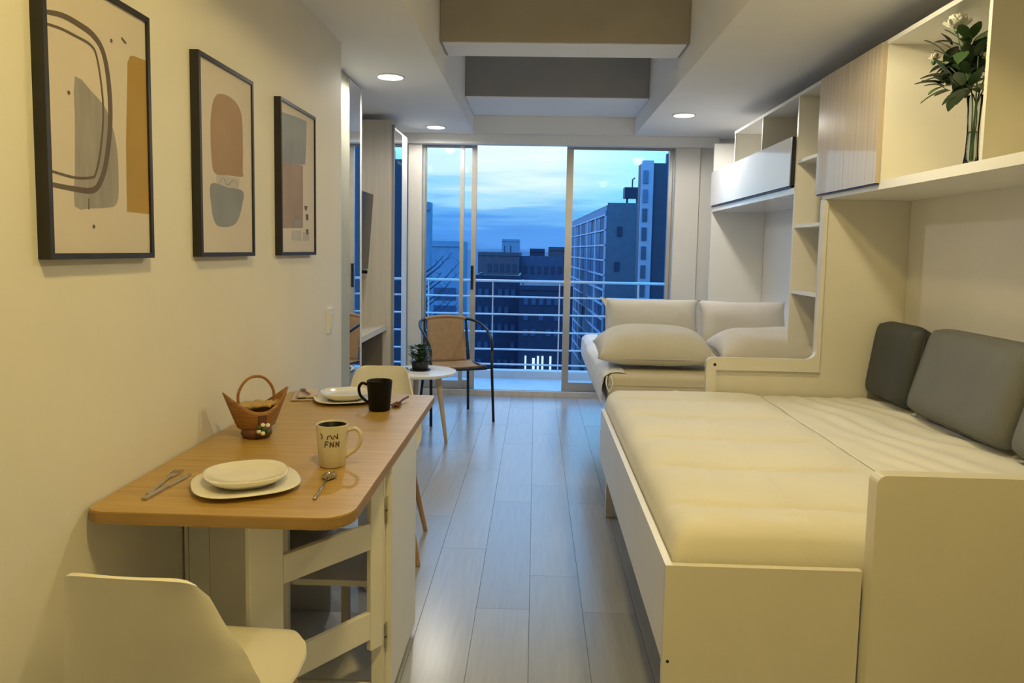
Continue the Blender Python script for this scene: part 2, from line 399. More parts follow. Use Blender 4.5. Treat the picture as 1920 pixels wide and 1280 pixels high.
# ------------------------------------------------------------------ lamps
def downlight(x, y, label, energy, group='round recessed ceiling downlights', col=LAMP, rad=.075, soft=.06):
    t = thing('ceiling_downlight', label, 'ceiling light', (x, y, ZC), 0, group)
    obj('trim_ring', lathe([(rad + .012, ZC - .0005), (rad + .010, ZC - .005), (rad, ZC - .006), (rad, ZC - .0005)], 28), 'ceiling_paint', None) if False else None
    bm = lathe([(rad + .012, 0), (rad + .010, -.006), (rad + .001, -.007), (rad + .001, 0)], 28); shift(bm, (x, y, ZC - .0003)); obj('trim_ring', bm, 'white_metal', t, smooth=True, auto=40)
    bm = lathe([(rad, -.001), (rad, -.008), (rad * .6, -.011), (.005, -.012)], 28); shift(bm, (x, y, ZC - .0003)); obj('diffuser', bm, 'lamp_glow', t, smooth=True)
    ld = bpy.data.lights.new('downlight_lamp', 'SPOT'); ld.energy = energy; ld.color = col; ld.shadow_soft_size = soft; ld.spot_size = R(176); ld.spot_blend = .3
    lo = bpy.data.objects.new('downlight_lamp', ld); C.objects.link(lo); lo.parent = t; lo.location = (0, 0, -.03)
    return t
FARCOL = (1.0, .935, .82)
MIDCOL = (1.0, .845, .50)
downlight(-.90, 4.55, 'round warm ceiling downlight in front of the tall mirrored cabinet', 33, col=FARCOL)
downlight(-.87, 6.37, 'round warm ceiling downlight beside the glass doors above the armchair', 22, col=FARCOL)
downlight(1.08, 5.67, 'round warm ceiling downlight above the bed with pillows', 44, col=FARCOL)
downlight(.96, 2.82, 'round warm ceiling downlight above the wide quilted bed', 43, col=MIDCOL)
downlight(1.08, -.1, 'round warm ceiling downlight near the entrance on the bed side', 5)
downlight(-.45, -1.9, 'round warm ceiling downlight by the entrance wall', 8, rad=.09, soft=.09)
# flush lamp on the high ceiling of the tray, above and behind the photographer
fl = thing('flush_ceiling_lamp', 'round flush lamp glowing yellow on the raised tray ceiling near the entrance', 'ceiling light', (.1, .75, 2.9995))
obj('base', shift(lathe([(.15, -.0005), (.15, -.02), (.14, -.025), (.02, -.025)], 36), (.1, .75, 2.9995)), 'white_metal', fl, smooth=True, auto=40)
obj('diffuser', shift(lathe([(.135, -.0255), (.138, -.045), (.12, -.06), (.06, -.068), (.005, -.07)], 36), (.1, .75, 2.9995)), 'lamp_glow', fl, smooth=True)
ld = bpy.data.lights.new('flush_lamp', 'SPOT'); ld.energy = 122; ld.color = LAMP; ld.shadow_soft_size = .12; ld.spot_size = R(176); ld.spot_blend = .3
lo = bpy.data.objects.new('flush_lamp', ld); C.objects.link(lo); lo.parent = fl; lo.location = (0, 0, -.10)

# ------------------------------------------------------------------ left recess: mirrored cabinet, desk, closet, screen
mc = thing('mirrored_cabinet', 'tall white floor-to-ceiling cabinet with a narrow mirror door past the wall corner', 'cabinet', (-1.47, 4.45, 0))
obj('carcass', B(-1.749, -1.172, 3.9, 4.855, .001, ZC - .002), 'white_laminate', mc, bevel=.003)
obj('door', B(-1.1715, -1.153, 3.905, 4.555, .06, ZC - .012), 'door_olive', mc, bevel=.002)
md = obj('mirror_door', B(-1.1715, -1.153, 4.558, 4.853, .06, ZC - .012), 'white_metal', mc, bevel=.002)
obj('mirror', B(-1.1532, -1.15, 4.562, 4.842, .066, ZC - .02), 'mirror', md)
obj('door_edge', B(-1.1725, -1.146, 4.846, 4.862, .0601, ZC - .0121), 'white_metal', md)

cl = thing('closet', 'pale grey closet beside the glass doors with a narrow mirrored front', 'closet', (-1.43, 6.03, 0))
obj('side_panel', B(-1.749, -1.135, 5.8, 5.825, .001, 2.335), 'linen_laminate', cl)
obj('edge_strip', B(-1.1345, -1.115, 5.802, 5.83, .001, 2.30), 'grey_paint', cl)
obj('body', B(-1.749, -1.14, 5.826, 6.42, .001, 2.30), 'linen_laminate', cl)
mdr = obj('mirror_door', B(-1.139, -1.122, 5.832, 6.20, .04, 2.29), 'white_metal', cl)
obj('mirror', B(-1.1215, -1.118, 5.845, 6.155, .05, 2.27), 'mirror', mdr)
obj('door', B(-1.139, -1.122, 6.204, 6.42, .04, 2.29), 'white_laminate', cl, bevel=.003)

dk = thing('wall_desk', 'built-in pale wood desk between the mirrored cabinet and the closet', 'desk', (-1.46, 5.42, 0))
obj('top', B(-1.749, -1.168, 4.866, 5.797, .705, .745), 'desk_wood', dk, bevel=.003)
obj('shade_panel', B(-1.745, -1.20, 5.775, 5.796, .002, .704), 'shadow_board', dk)  # added brown panel, its colour stands in for the shade under the desk
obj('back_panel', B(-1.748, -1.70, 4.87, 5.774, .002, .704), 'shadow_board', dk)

tv = thing('monitor', 'thin black screen tilted down on the wall above the pale wood desk', 'screen', (-1.70, 5.33, 1.2))
bm = B(-.0175, .0175, -.26, .26, 0, .56); spin(bm, R(4), 'Y'); shift(bm, (-1.285, 5.33, 1.19)); obj('panel', bm, 'screen_black', tv, bevel=.004)
obj('arm', B((-1.748, -1.29, 5.30, 5.36, 1.42, 1.46), (-1.749, -1.735, 5.25, 5.41, 1.35, 1.53)), 'dark_metal', tv)
ck = thing('wall_bracket', 'small dark hook bracket under the wall screen', 'bracket', (-1.70, 5.70, 1.14))
obj('plate', B(-1.749, -1.735, 5.68, 5.72, 1.06, 1.18), 'dark_metal', ck)
obj('hook', B(-1.735, -1.30, 5.69, 5.71, 1.15, 1.175), 'dark_metal', ck)

# light switch
sw = thing('light_switch', 'small white light switch on the cream wall near its corner', 'light switch', (WL, 3.605, .99))
obj('plate', B(WL, WL + .010, 3.565, 3.645, .93, 1.05), 'plastic_switch', sw, bevel=.003)
obj('rocker', B(WL + .0101, WL + .015, 3.585, 3.625, .955, 1.025), 'plastic_switch', sw, bevel=.002)

# ------------------------------------------------------------------ framed prints
def smooth2(pts, n=5, closed=True):
    P = [Vector((a, b, 0)) for a, b in pts]
    if closed:
        P2 = [P[-1]] + P + [P[0], P[1]]; out = []
        for i in range(1, len(P2) - 2):
            for k in range(n):
                t = k / n; a, b, c, d = P2[i - 1:i + 3]
                out.append(.5 * ((2 * b) + (c - a) * t + (2 * a - 5 * b + 4 * c - d) * t * t + (3 * b - a - 3 * c + d) * t ** 3))
        return [(p.x, p.y) for p in out]
    return [(p.x, p.y) for p in spline(P, n)]
PX = -.9885   # print surface
def frame(y0, y1, z0, z1, label, name='framed_print'):
    t = thing(name, label, 'picture', (WL, (y0 + y1) / 2, z0), 0, 'three framed abstract prints on the wall')
    w = .013; bm = bmesh.new()
    for a in ((y0, y0 + w, z0, z1), (y1 - w, y1, z0, z1), (y0 + w, y1 - w, z0, z0 + w), (y0 + w, y1 - w, z1 - w, z1)):
        box(bm, WL, -.983, *a)
    obj('frame', bm, 'black_frame', t)
    p = obj('print', B(WL + .001, PX, y0 + w, y1 - w, z0 + w, z1 - w), 'paper_print', t)
    return t, p
def shape(par, pts, mat, d, sm=4):
    obj('printed_shape', prism(smooth2(pts, sm) if sm else pts, 'x', PX + .00005, PX + .0003 * d), mat, par)
def stroke(par, pts, w0, w1, mat, d, n=6):
    q = smooth2(pts, n, False); L_, R_ = [], []
    for i, (a, b) in enumerate(q):
        p0 = q[max(i - 1, 0)]; p1 = q[min(i + 1, len(q) - 1)]
        dx, dz = p1[0] - p0[0], p1[1] - p0[1]; l = math.hypot(dx, dz) or 1
        t = i / (len(q) - 1); w = (w0 + (w1 - w0) * math.sin(PI * t)) / 2
        L_.append((a - dz / l * w, b + dx / l * w)); R_.append((a + dz / l * w, b - dx / l * w))
    bm = bmesh.new()
    la = [bm.verts.new((PX + .0003 * d, a, b)) for a, b in L_]; ra = [bm.verts.new((PX + .0003 * d, a, b)) for a, b in R_]
    for i in range(len(la) - 1): bm.faces.new((la[i], ra[i], ra[i + 1], la[i + 1]))
    r = bmesh.ops.extrude_face_region(bm, geom=list(bm.faces)); bmesh.ops.translate(bm, verts=[v for v in r['geom'] if isinstance(v, bmesh.types.BMVert)], vec=(-.0003 * d + .00005, 0, 0))
    obj('printed_line', bm, mat, par)
def dot(par, y, z, r, mat='print_brown', sx=1.0):
    obj('printed_dot', prism([(y + r * sx * math.cos(k * PI / 5), z + r * math.sin(k * PI / 5)) for k in range(10)], 'x', PX + .00005, PX + .0009), mat, par)
f1, p1 = frame(1.478, 1.889, 1.313, 1.913, 'black framed print with dark looping lines, grey block and ochre band')
shape(p1, [(1.584, 1.701), (1.637, 1.684), (1.688, 1.66), (1.707, 1.638), (1.727, 1.604), (1.739, 1.557), (1.74, 1.504), (1.737, 1.455), (1.723, 1.437), (1.701, 1.431), (1.62, 1.424), (1.57, 1.426), (1.574, 1.5), (1.58, 1.62)], 'print_grey', 1, 2)
shape(p1, [(1.803, 1.798), (1.817, 1.803), (1.8755, 1.806), (1.8755, 1.424), (1.773, 1.425), (1.776, 1.582), (1.792, 1.781)], 'print_ochre', 1, 0)
stroke(p1, [(1.493, 1.806), (1.545, 1.815), (1.596, 1.814), (1.655, 1.805), (1.693, 1.775), (1.711, 1.705), (1.711, 1.62), (1.69, 1.532), (1.663, 1.483), (1.63, 1.464), (1.563, 1.463), (1.493, 1.466)], .009, .017, 'print_brown', 2)
stroke(p1, [(1.493, 1.783), (1.54, 1.787), (1.587, 1.786), (1.642, 1.782), (1.665, 1.763), (1.681, 1.698), (1.684, 1.634), (1.67, 1.558), (1.649, 1.504), (1.632, 1.493), (1.572, 1.487), (1.493, 1.493)], .005, .006, 'print_brown', 3)
stroke(p1, [(1.768, 1.832), (1.778, 1.827), (1.788, 1.824)], .004, .007, 'print_brown', 2)
stroke(p1, [(1.62, 1.446), (1.6195, 1.435), (1.619, 1.422)], .004, .003, 'print_brown', 2)
for y, z in ((1.561, 1.662), (1.725, 1.813), (1.636, 1.385)): dot(p1, y, z, .0045)
f2, p2 = frame(2.160, 2.578, 1.313, 1.909, 'black framed print with a tan rounded form over a blue grey bowl shape')
shape(p2, [(2.259, 1.77), (2.285, 1.803), (2.32, 1.816), (2.381, 1.821), (2.446, 1.81), (2.484, 1.775), (2.491, 1.685), (2.487, 1.60), (2.484, 1.578), (2.38, 1.572), (2.275, 1.567), (2.25, 1.602), (2.244, 1.706)], 'print_tan', 1)
shape(p2, [(2.282, 1.566), (2.458, 1.57), (2.451, 1.535), (2.284, 1.535)], 'print_pale', 1, 0)
stroke(p2, [(2.30, 1.54), (2.33, 1.56), (2.36, 1.54), (2.41, 1.56), (2.45, 1.545)], .002, .003, 'print_grey', 2)
shape(p2, [(2.241, 1.533), (2.36, 1.533), (2.486, 1.53), (2.478, 1.483), (2.444, 1.435), (2.395, 1.412), (2.305, 1.406), (2.263, 1.42), (2.243, 1.462)], 'print_blue', 2, 4)
f3, p3 = frame(2.851, 3.302, 1.313, 1.917, 'black framed print with a blue grey block above a rose brown block')
shape(p3, [(2.866, 1.862), (3.05, 1.875), (3.186, 1.88), (3.18, 1.80), (3.162, 1.696), (3.05, 1.682), (2.866, 1.675)], 'print_blue', 2, 0)
shape(p3, [(2.866, 1.674), (3.133, 1.687), (3.129, 1.427), (2.866, 1.418)], 'print_rose', 1, 0)
for q in ([(2.988, 1.413), (3.104, 1.416), (3.104, 1.372), (2.987, 1.374)], [(3.13, 1.411), (3.212, 1.413), (3.211, 1.374), (3.13, 1.373)], [(3.002, 1.455), (3.105, 1.459), (3.096, 1.432), (3.012, 1.429)]):
    shape(p3, q, 'print_pale' if q[0][1] < 1.45 else 'print_grey', 3, 0)
for q in ([(3.15, 1.521), (3.191, 1.523), (3.178, 1.503), (3.16, 1.504)], [(3.167, 1.486), (3.203, 1.488), (3.203, 1.463), (3.175, 1.461)], [(3.172, 1.423), (3.202, 1.424), (3.202, 1.402), (3.171, 1.401)]):
    shape(p3, q, 'print_brown', 4, 0)
stroke(p3, [(3.03, 1.455), (3.045, 1.475), (3.06, 1.458), (3.09, 1.485), (3.10, 1.47)], .003, .005, 'print_grey', 3)

# ------------------------------------------------------------------ folding dining table
TX, TY = -.70, 2.3
tb = thing('folding_table', 'fold-out dining table with wood top and white gate-leg base against the wall', 'table', (TX, TY, 0))
def rrect(x0, x1, y0, y1, r):   # r for the two room-side corners
    return arc(x1 - r, y0 + r, r, -90, 0) + arc(x1 - r * .35, y1 - r * .35, r * .35, 0, 90) + arc(x0 + .02, y1 - .02, .02, 90, 180) + arc(x0 + .045, y0 + .045, .045, 180, 270)
top = obj('top', prism(rrect(-1.005, -.402, 1.585, 3.0, .075), 'z', .722, .75), 'table_wood', tb, bevel=.0035)
obj('edge_band', prism([(-.4 - .0, .0)] and rrect(-1.0062, -.4012, 1.5838, 3.0012, .0755), 'z', .7255, .7465), 'table_edge', tb)
# centre cabinet
cab = obj('cabinet_side', B(-.93, -.70, 2.061, 2.079, .002, .7215), 'white_laminate', tb)
obj('cabinet_side', B(-.93, -.70, 2.506, 2.524, .002, .7215), 'white_laminate', tb)
for y0, y1 in ((2.06, 2.09), (2.495, 2.525)):
    obj('stile', B(-.455, -.42, y0, y1, .002, .7215), 'white_laminate', cab, bevel=.002)
    obj('stile', B(-.99, -.931, y0, y1, .002, .7215), 'white_laminate', cab, bevel=.002)
obj('top_rail', B(-.6995, -.4555, 2.062, 2.078, .64, .7215), 'white_laminate', cab)
obj('bottom_rail', B(-.6995, -.4555, 2.062, 2.078, .002, .07), 'white_laminate', cab)
obj('end_panel', B(-.4195, -.402, 2.086, 2.523, .03, .715), 'white_laminate', cab, bevel=.003)
obj('back_panel', B(-1.004, -.992, 2.06, 2.525, .002, .7215), 'white_laminate', cab)
obj('shelf', B(-.99, -.456, 2.091, 2.494, .355, .373), 'white_laminate', cab)
obj('shelf', B(-.99, -.456, 2.091, 2.494, .05, .068), 'white_laminate', cab)
obj('divider', B(-.60, -.575, 2.27, 2.29, .0685, .3545), 'linen_laminate', cab)
for z in (.60, .56, .22, .18):
    obj('hinge', B(-.4192, -.4125, 2.066, 2.0855, z, z + .034), 'steel', cab)
# gate legs, swung out under the leaves
def gate(xh, yh, xo, yo, sgn):
    g = bmesh.new()
    L_ = math.hypot(xo - xh, yo - yh); ang = math.atan2(yo - yh, xo - xh)
    def bar(a0, a1, z0, z1, th=.009):
        q = B(a0, a1, -th, th, z0, z1); spin(q, ang); shift(q, (xh, yh, 0)); return q
    post = obj('gate_post', bar(L_ - .05, L_ + .045, .002, .7215, .010), 'white_laminate', tb, bevel=.003)
    obj('gate_rail', bar(.0, L_ - .0505, .50, .575), 'white_laminate', tb, bevel=.002)
    obj('gate_rail', bar(.0, L_ - .0505, .235, .315), 'white_laminate', tb, bevel=.002)
    obj('gate_rail', bar(.0, L_ - .0505, .665, .7212), 'white_laminate', tb, bevel=.002)
    obj('gate_stile', bar(-.045, -.0005, .20, .7212), 'white_laminate', tb, bevel=.002)
gate(-.455, 2.02, -.655, 1.75, 1)
gate(-.455, 2.565, -.655, 2.835, 1)

# ------------------------------------------------------------------ shell chairs
def make_shell_chair(name, label, loc, rz):
    t = thing(name, label, 'chair', loc, rz, 'white moulded shell chairs at the folding table')
    prof = [Vector(p) for p in ((0, .225, .425), (0, .205, .447), (0, .12, .447), (0, .0, .437), (0, -.11, .437), (0, -.175, .46), (0, -.212, .52), (0, -.235, .60), (0, -.255, .69), (0, -.270, .765), (0, -.275, .79))]
    sp = spline(prof, 5); n = len(sp) - 1
    hw = [.10, .158, .185, .195, .20, .20, .196, .187, .172, .15, .132]
    def HW(u):
        s = u * (len(hw) - 1); i = min(int(s), len(hw) - 2); f = s - i
        return hw[i] * (1 - f) + hw[i + 1] * f
    lift = [0, .0, .012, .03, .05, .055, .04, .02, .0, 0, 0]; fw = [0, 0, 0, 0, .01, .03, .05, .055, .045, .03, .012]
    def LI(a, u):
        s = u * (len(a) - 1); i = min(int(s), len(a) - 2); f = s - i
        return a[i] * (1 - f) + a[i + 1] * f
    def f(u, v):
        w = v * 2 - 1; e = abs(w) ** 2.4; ue = u * (1 - .13 * abs(w) ** 5) + .11 * (1 - u) ** 3 * abs(w) ** 4
        s = ue * n; i = min(int(s), n - 1); p = sp[i].lerp(sp[i + 1], s - i)
        x = w * HW(u)
        # round the outline at both ends
        return (x, p.y + LI(fw, ue) * e, p.z + LI(lift, ue) * e)
    obj('shell', surf(f, 44, 22, .007), 'plastic_white', t, smooth=True, local=True, auto=50)
    for sx in (-1, 1):
        for sy in (-1, 1):
            obj('leg', tube([(sx * .13, sy * .12 - .02, .43), (sx * .215, sy * .20 - .02, .001)], [.017, .010], 10), 'leg_wood', t, smooth=True, local=True, auto=50)
    for sx in (-1, 1):
        obj('brace', tube([(sx * .158, .126, .30), (-sx * .158, -.166, .30)], .004, 6), 'dark_metal', t, local=True)
        obj('brace', tube([(sx * .13, .10, .425), (sx * .13, -.14, .425)], .006, 6), 'dark_metal', t, local=True)
    return t
make_shell_chair('shell_chair', 'white plastic shell chair with its back to the room entrance, at the dining table end', (-.668, 1.45, 0), R(-3))
make_shell_chair('shell_chair', 'white plastic shell chair at the table end facing the black mug', (-.70, 3.21, 0), R(180 + 4))

# ------------------------------------------------------------------ things on the table
ZT = .75
def plate_stack(x, y, rot, which, d=.135):
    bm = lathe([(.03, 0), (d * .6, .001), (d, .012), (d + .004, .0145), (d, .016), (d * .62, .006), (.02, .005)], 56, 2.8, rot)
    shift(bm, (x, y, ZT)); tag(center(obj('dinner_plate', bm, 'ceramic', smooth=True)), 'large white squared dinner plate under the bowl plate ' + which, 'plate', 'large white dinner plates')
    e = d * .80
    bm = lathe([(.03, .0), (e * .66, .001), (e * .9, .016), (e, .026), (e + .001, .0285), (e - .004, .029), (e * .84, .021), (e * .5, .018), (.02, .018)], 56, 2.5, rot)
    shift(bm, (x - .004, y + .01, ZT + .0068)); tag(center(obj('bowl_plate', bm, 'ceramic', smooth=True)), 'smaller white rounded plate stacked on the dinner plate ' + which, 'plate', 'small white plates')
plate_stack(-.712, 1.79, R(28), 'nearest the table front edge', .125)
plate_stack(-.735, 2.85, R(20), 'behind the black mug', .118)

def mug(name, x, y, r0, r1, h, mo, mi, ang, label, print_=False, hs=1.0):
    t = thing(name, label, 'mug', (x, y, ZT), ang)
    obj('body', lathe([(r0 * .92, .0005), (r0, .004), (r0 * 1.0 + (r1 - r0) * .5, h * .5), (r1, h - .001), (r1 - .0015, h), (r1 - .004, h - .002), (r0 - .003, h * .1), (.004, .008)], 36), mo, t, smooth=True, local=True, auto=60)
    obj('inner_glaze', lathe([(r0 - .0042, .0092), (r1 - .0052, h - .004), (r1 - .006, h - .0045), (r0 - .006, .0105), (.003, .0105)], 32), mi, t, smooth=True, local=True)
    obj('handle', tube([(r1 - .003, 0, h * .84), (r1 + .018 * hs, 0, h * .89), (r1 + .030 * hs, 0, h * .72), (r1 + .022 * hs, 0, h * .45), (r0 - .001, 0, h * .22)], .0055, 8, smooth_n=5), mo, t, smooth=True, local=True)
    return t, r0, r1, h
t, r0, r1, h = mug('cream_mug', -.548, 1.985, .036, .044, .118, 'mug_cream', 'mug_black', 0, 'cream mug with brown lettering and a black inside', hs=1.15)
# two rows of brown lettering wrapped on the mug front (too blurred in the photograph to read)
rows = [[(-.42, .098), (-.36, .094), (-.34, .086), (-.40, .083)], [(-.12, .083), (-.10, .092), (.02, .095), (.06, .086)], [(.10, .083), (.16, .094), (.28, .085)], [(.28, .098), (.30, .083)],
        [(-.24, .061), (-.20, .077)], [(-.20, .077), (-.06, .076)], [(-.19, .069), (-.10, .069)], [(-.02, .061), (0, .076)], [(0, .076), (.12, .062)], [(.12, .062), (.13, .077)],
        [(.22, .061), (.23, .076)], [(.23, .076), (.34, .062)], [(.34, .062), (.35, .077)]]
bm = bmesh.new()
for rw in rows:
    q = []
    for a, z in rw:
        rr = r0 + (r1 - r0) * z / h + .0004; A = -PI / 2 + a * 1.6 + .13
        q.append((rr * math.cos(A), rr * math.sin(A), z))
    tube(q, .0016, 5, bm)
obj('lettering', bm, 'mug_print', t, local=True)
mug('black_mug', -.568, 2.695, .039, .047, .112, 'mug_black', 'mug_black', PI, 'black mug with its handle toward the wall', hs=1.0)

# basket: a boat-shaped wooden basket with a hoop handle and small flowers on its side
bk = thing('wooden_basket', 'small boat-shaped wooden basket with hoop handle and flower trim against the wall', 'basket', (-.868, 2.27, ZT), R(38))
def bask(u, v):
    a = (u * 2 - 1)                      # along
    b = (v * 2 - 1)                      # around the section
    half = .105 * (1 - .18 * (1 - abs(a)))
    wid = .052 * (1 - abs(a) ** 2.6) + .006
    ang = b * R(96)
    z = .006 + (1 - math.cos(ang)) * .075 + (abs(a) ** 3) * .030 * (abs(b)) + (abs(a) ** 2) * .03
    return (a * (.046 + .045 * (z / .12)), math.sin(ang) * wid, z)
obj('body', surf(bask, 24, 18, .004), 'basket_wood', bk, smooth=True, local=True)
obj('base_band', lathe([(.040, .0005), (.047, .012), (.044, .030), (.036, .030)], 24, 2.2), 'basket_dark', bk, smooth=True, local=True)
hp = [(-.052, 0, .085), (-.055, 0, .14), (-.032, 0, .18), (0, 0, .192), (.032, 0, .18), (.055, 0, .14), (.052, 0, .085)]
obj('handle', tube(hp, .0045, 8, smooth_n=6), 'basket_wood', bk, smooth=True, local=True)
obj('straw_filling', surf(lambda u, v: ((u * 2 - 1) * .07, (v * 2 - 1) * .038 * (1 - .5 * abs(u * 2 - 1) ** 2), (.098) + .012 * noise.noise(Vector((u * 9, v * 9, 1)))), 14, 8, .01), 'straw', bk, smooth=True, local=True)
for i in range(7):
    a = i * .9
    bm = bmesh.new(); bmesh.ops.create_icosphere(bm, subdivisions=1, radius=.008)
    shift(bm, (.004 + .018 * math.cos(a) * (i > 0), -.062, .036 + .013 * math.sin(a) * (i > 0)))
    obj('blossom', bm, 'petal_white' if i % 3 else 'leaf_green', bk, smooth=True, local=True)
obj('ribbon', B(-.012, .014, -.0605, -.056, .05, .078), 'basket_dark', bk, local=True)

# cutlery
def fork(x, y, rz, label):
    t = thing('fork', label, 'fork', (x, y, ZT), rz)
    obj('handle', prism([(-.006, -.10), (.006, -.10), (.004, -.02), (.003, .03), (-.003, .03), (-.004, -.02)], 'z', .002, .0045), 'steel', t, local=True, bevel=.0006)
    obj('head', prism([(-.003, .0305), (.003, .0305), (.012, .05), (.012, .062), (-.012, .062), (-.012, .05)], 'z', .0015, .0038), 'steel', t, local=True)
    for k in range(4):
        xx = -.0108 + k * .0072
        obj('tine', prism([(xx - .0016, .0622), (xx + .0016, .0622), (xx + .001, .10), (xx - .001, .10)], 'z', .0015, .0036), 'steel', t, local=True)
def knife(x, y, rz, label):
    t = thing('knife', label, 'knife', (x, y, ZT), rz)
    obj('handle', prism([(-.007, -.10), (.007, -.10), (.006, .0), (-.006, .0)], 'z', .0008, .0058), 'steel', t, local=True, bevel=.0015)
    obj('blade', prism([(-.007, .0005), (.007, .0005), (.009, .07), (.003, .105), (-.005, .11), (-.007, .09)], 'z', .0012, .0030), 'steel', t, local=True)
def spoon(x, y, rz, label):
    t = thing('spoon', label, 'spoon', (x, y, ZT), rz)
    obj('handle', tube([(0, -.10, .003), (0, -.03, .005), (0, .045, .010)], [.0045, .0028, .0026], 8), 'steel', t, smooth=True, local=True)
    obj('bowl', surf(lambda u, v: ((v * 2 - 1) * .019 * math.sin(PI * min(.98, max(.02, u))) ** .6, .043 + u * .058, .0012 + .010 * ((v * 2 - 1) ** 2 * .8 + (u * 2 - 1) ** 2 * .6) * .7), 12, 8, .0015), 'steel', t, smooth=True, local=True)
fork(-.925, 1.80, R(6), 'steel fork lying left of the plates at the table front edge')
knife(-.898, 1.765, R(-4), 'steel knife lying beside the fork left of the plates')
spoon(-.520, 1.80, R(4), 'steel spoon lying in front of the cream mug')
nk = thing('napkin', 'folded beige napkin with cutlery on it by the wall and the far plates', 'napkin', (-.905, 2.90, ZT), R(14))
obj('cloth', surf(lambda u, v: ((u - .5) * .11, (v - .5) * .17, .003 + .004 * noise.noise(Vector((u * 3, v * 4, 5))) + .004), 10, 12, -.006), 'napkin', nk, smooth=True, local=True)
obj('fold', surf(lambda u, v: ((u - .5) * .08 + .006, (v - .5) * .15, .011 + .006 * abs(noise.noise(Vector((u * 4, v * 5, 9)))) + .004), 10, 12, -.006), 'napkin', nk, smooth=True, local=True)
fk = thing('dessert_fork', 'dark small fork resting on the beige napkin', 'fork', (-.905, 2.89, ZT + .021), R(30))
obj('handle', prism([(-.005, -.06), (.005, -.06), (.003, .02), (-.003, .02)], 'z', .002, .005), 'basket_dark', fk, local=True)
obj('head', prism([(-.003, .0205), (.003, .0205), (.010, .035), (.009, .06), (-.009, .06), (-.010, .035)], 'z', .002, .0045), 'basket_dark', fk, local=True)
sp2 = thing('wooden_spoon', 'small dark spoon lying beyond the black mug', 'spoon', (-.512, 2.79, ZT), R(-10))
obj('bowl', surf(lambda u, v: ((v * 2 - 1) * .02 * math.sin(PI * min(.98, max(.02, u))) ** .5, -.06 + u * .055, .002 + .012 * ((v * 2 - 1) ** 2 + (u * 2 - 1) ** 2) * .6), 10, 8, .002), 'basket_dark', sp2, smooth=True, local=True)
obj('handle', tube([(0, -.008, .010), (0, .05, .014), (.004, .09, .016)], [.003, .004, .0045], 8), 'basket_dark', sp2, smooth=True, local=True)

# ------------------------------------------------------------------ side table, plant, book
st = thing('side_table', 'low round white side table with tapered pale wood legs by the armchair', 'side table', (-.79, 5.12, 0))
obj('top', shift(lathe([(.235, .474), (.25, .480), (.252, .492), (.25, .498), (.24, .5)], 48), (-.79, 5.12, 0)), 'plastic_switch', st, smooth=True, auto=40)
for k in range(3):
    a = R(-8 + 120 * k); c_, s_ = math.cos(a), math.sin(a)
    obj('leg', tube([(-.79 + .125 * c_, 5.12 + .125 * s_, .474), (-.79 + .19 * c_, 5.12 + .19 * s_, .001)], [.022, .011], 12), 'leg_pale_wood', st, smooth=True, auto=50)
bo = thing('book', 'dark blue book lying on the round side table', 'book', (-.94, 5.05, .5), R(12))
obj('cover', B((-.075, .075, -.055, .055, .0005, .003), (-.075, .075, -.055, .055, .017, .0195), (-.075, -.072, -.055, .055, .003, .017)), 'book_blue', bo, local=True)
obj('pages', B(-.0715, .072, -.052, .052, .0032, .0168), 'petal_white', bo, local=True)
def leaf_mesh(l, w, curl):
    return surf(lambda u, v: ((v - .5) * w * math.sin(PI * min(.97, .06 + u * .9)) ** .8, u * l, curl * (u * u) * l + .15 * w * abs(v - .5)), 5, 2)
pp = thing('potted_plant', 'bushy dark green plant in a black pot on the side table', 'potted plant', (-.795, 5.13, .5))
obj('pot', lathe([(.050, .0005), (.054, .006), (.061, .05), (.064, .06), (.058, .06), (.053, .052), (.01, .05)], 28), 'pot_dark', pp, smooth=True, local=True, auto=50)
obj('saucer', lathe([(.066, .0004), (.075, .007), (.073, .008), (.058, .003)], 28), 'pot_dark', pp, smooth=True, local=True)
lm = None
for i in range(130):
    th = random.random() * 2 * PI; el = R(random.uniform(5, 85)); rr = random.uniform(.015, .062)
    if lm is None or i % 44 == 0:
        lm = obj('leaf', leaf_mesh(.036, .034, -.3), 'leaf_dark' if i < 44 else 'leaf_green', pp, smooth=True, local=True); o = lm
    else:
        o = lm.copy(); C.objects.link(o)
    o.location = (rr * math.cos(th), rr * math.sin(th), random.uniform(.05, .165)); o.rotation_euler = (el, 0, th - PI / 2); s_ = random.uniform(.7, 1.2); o.scale = (s_,) * 3

# ------------------------------------------------------------------ metal armchair with tan sling
ac = thing('metal_armchair', 'black tubular metal armchair with tan woven seat and back before the glass doors', 'armchair', (-.635, 5.86, 0), R(24))
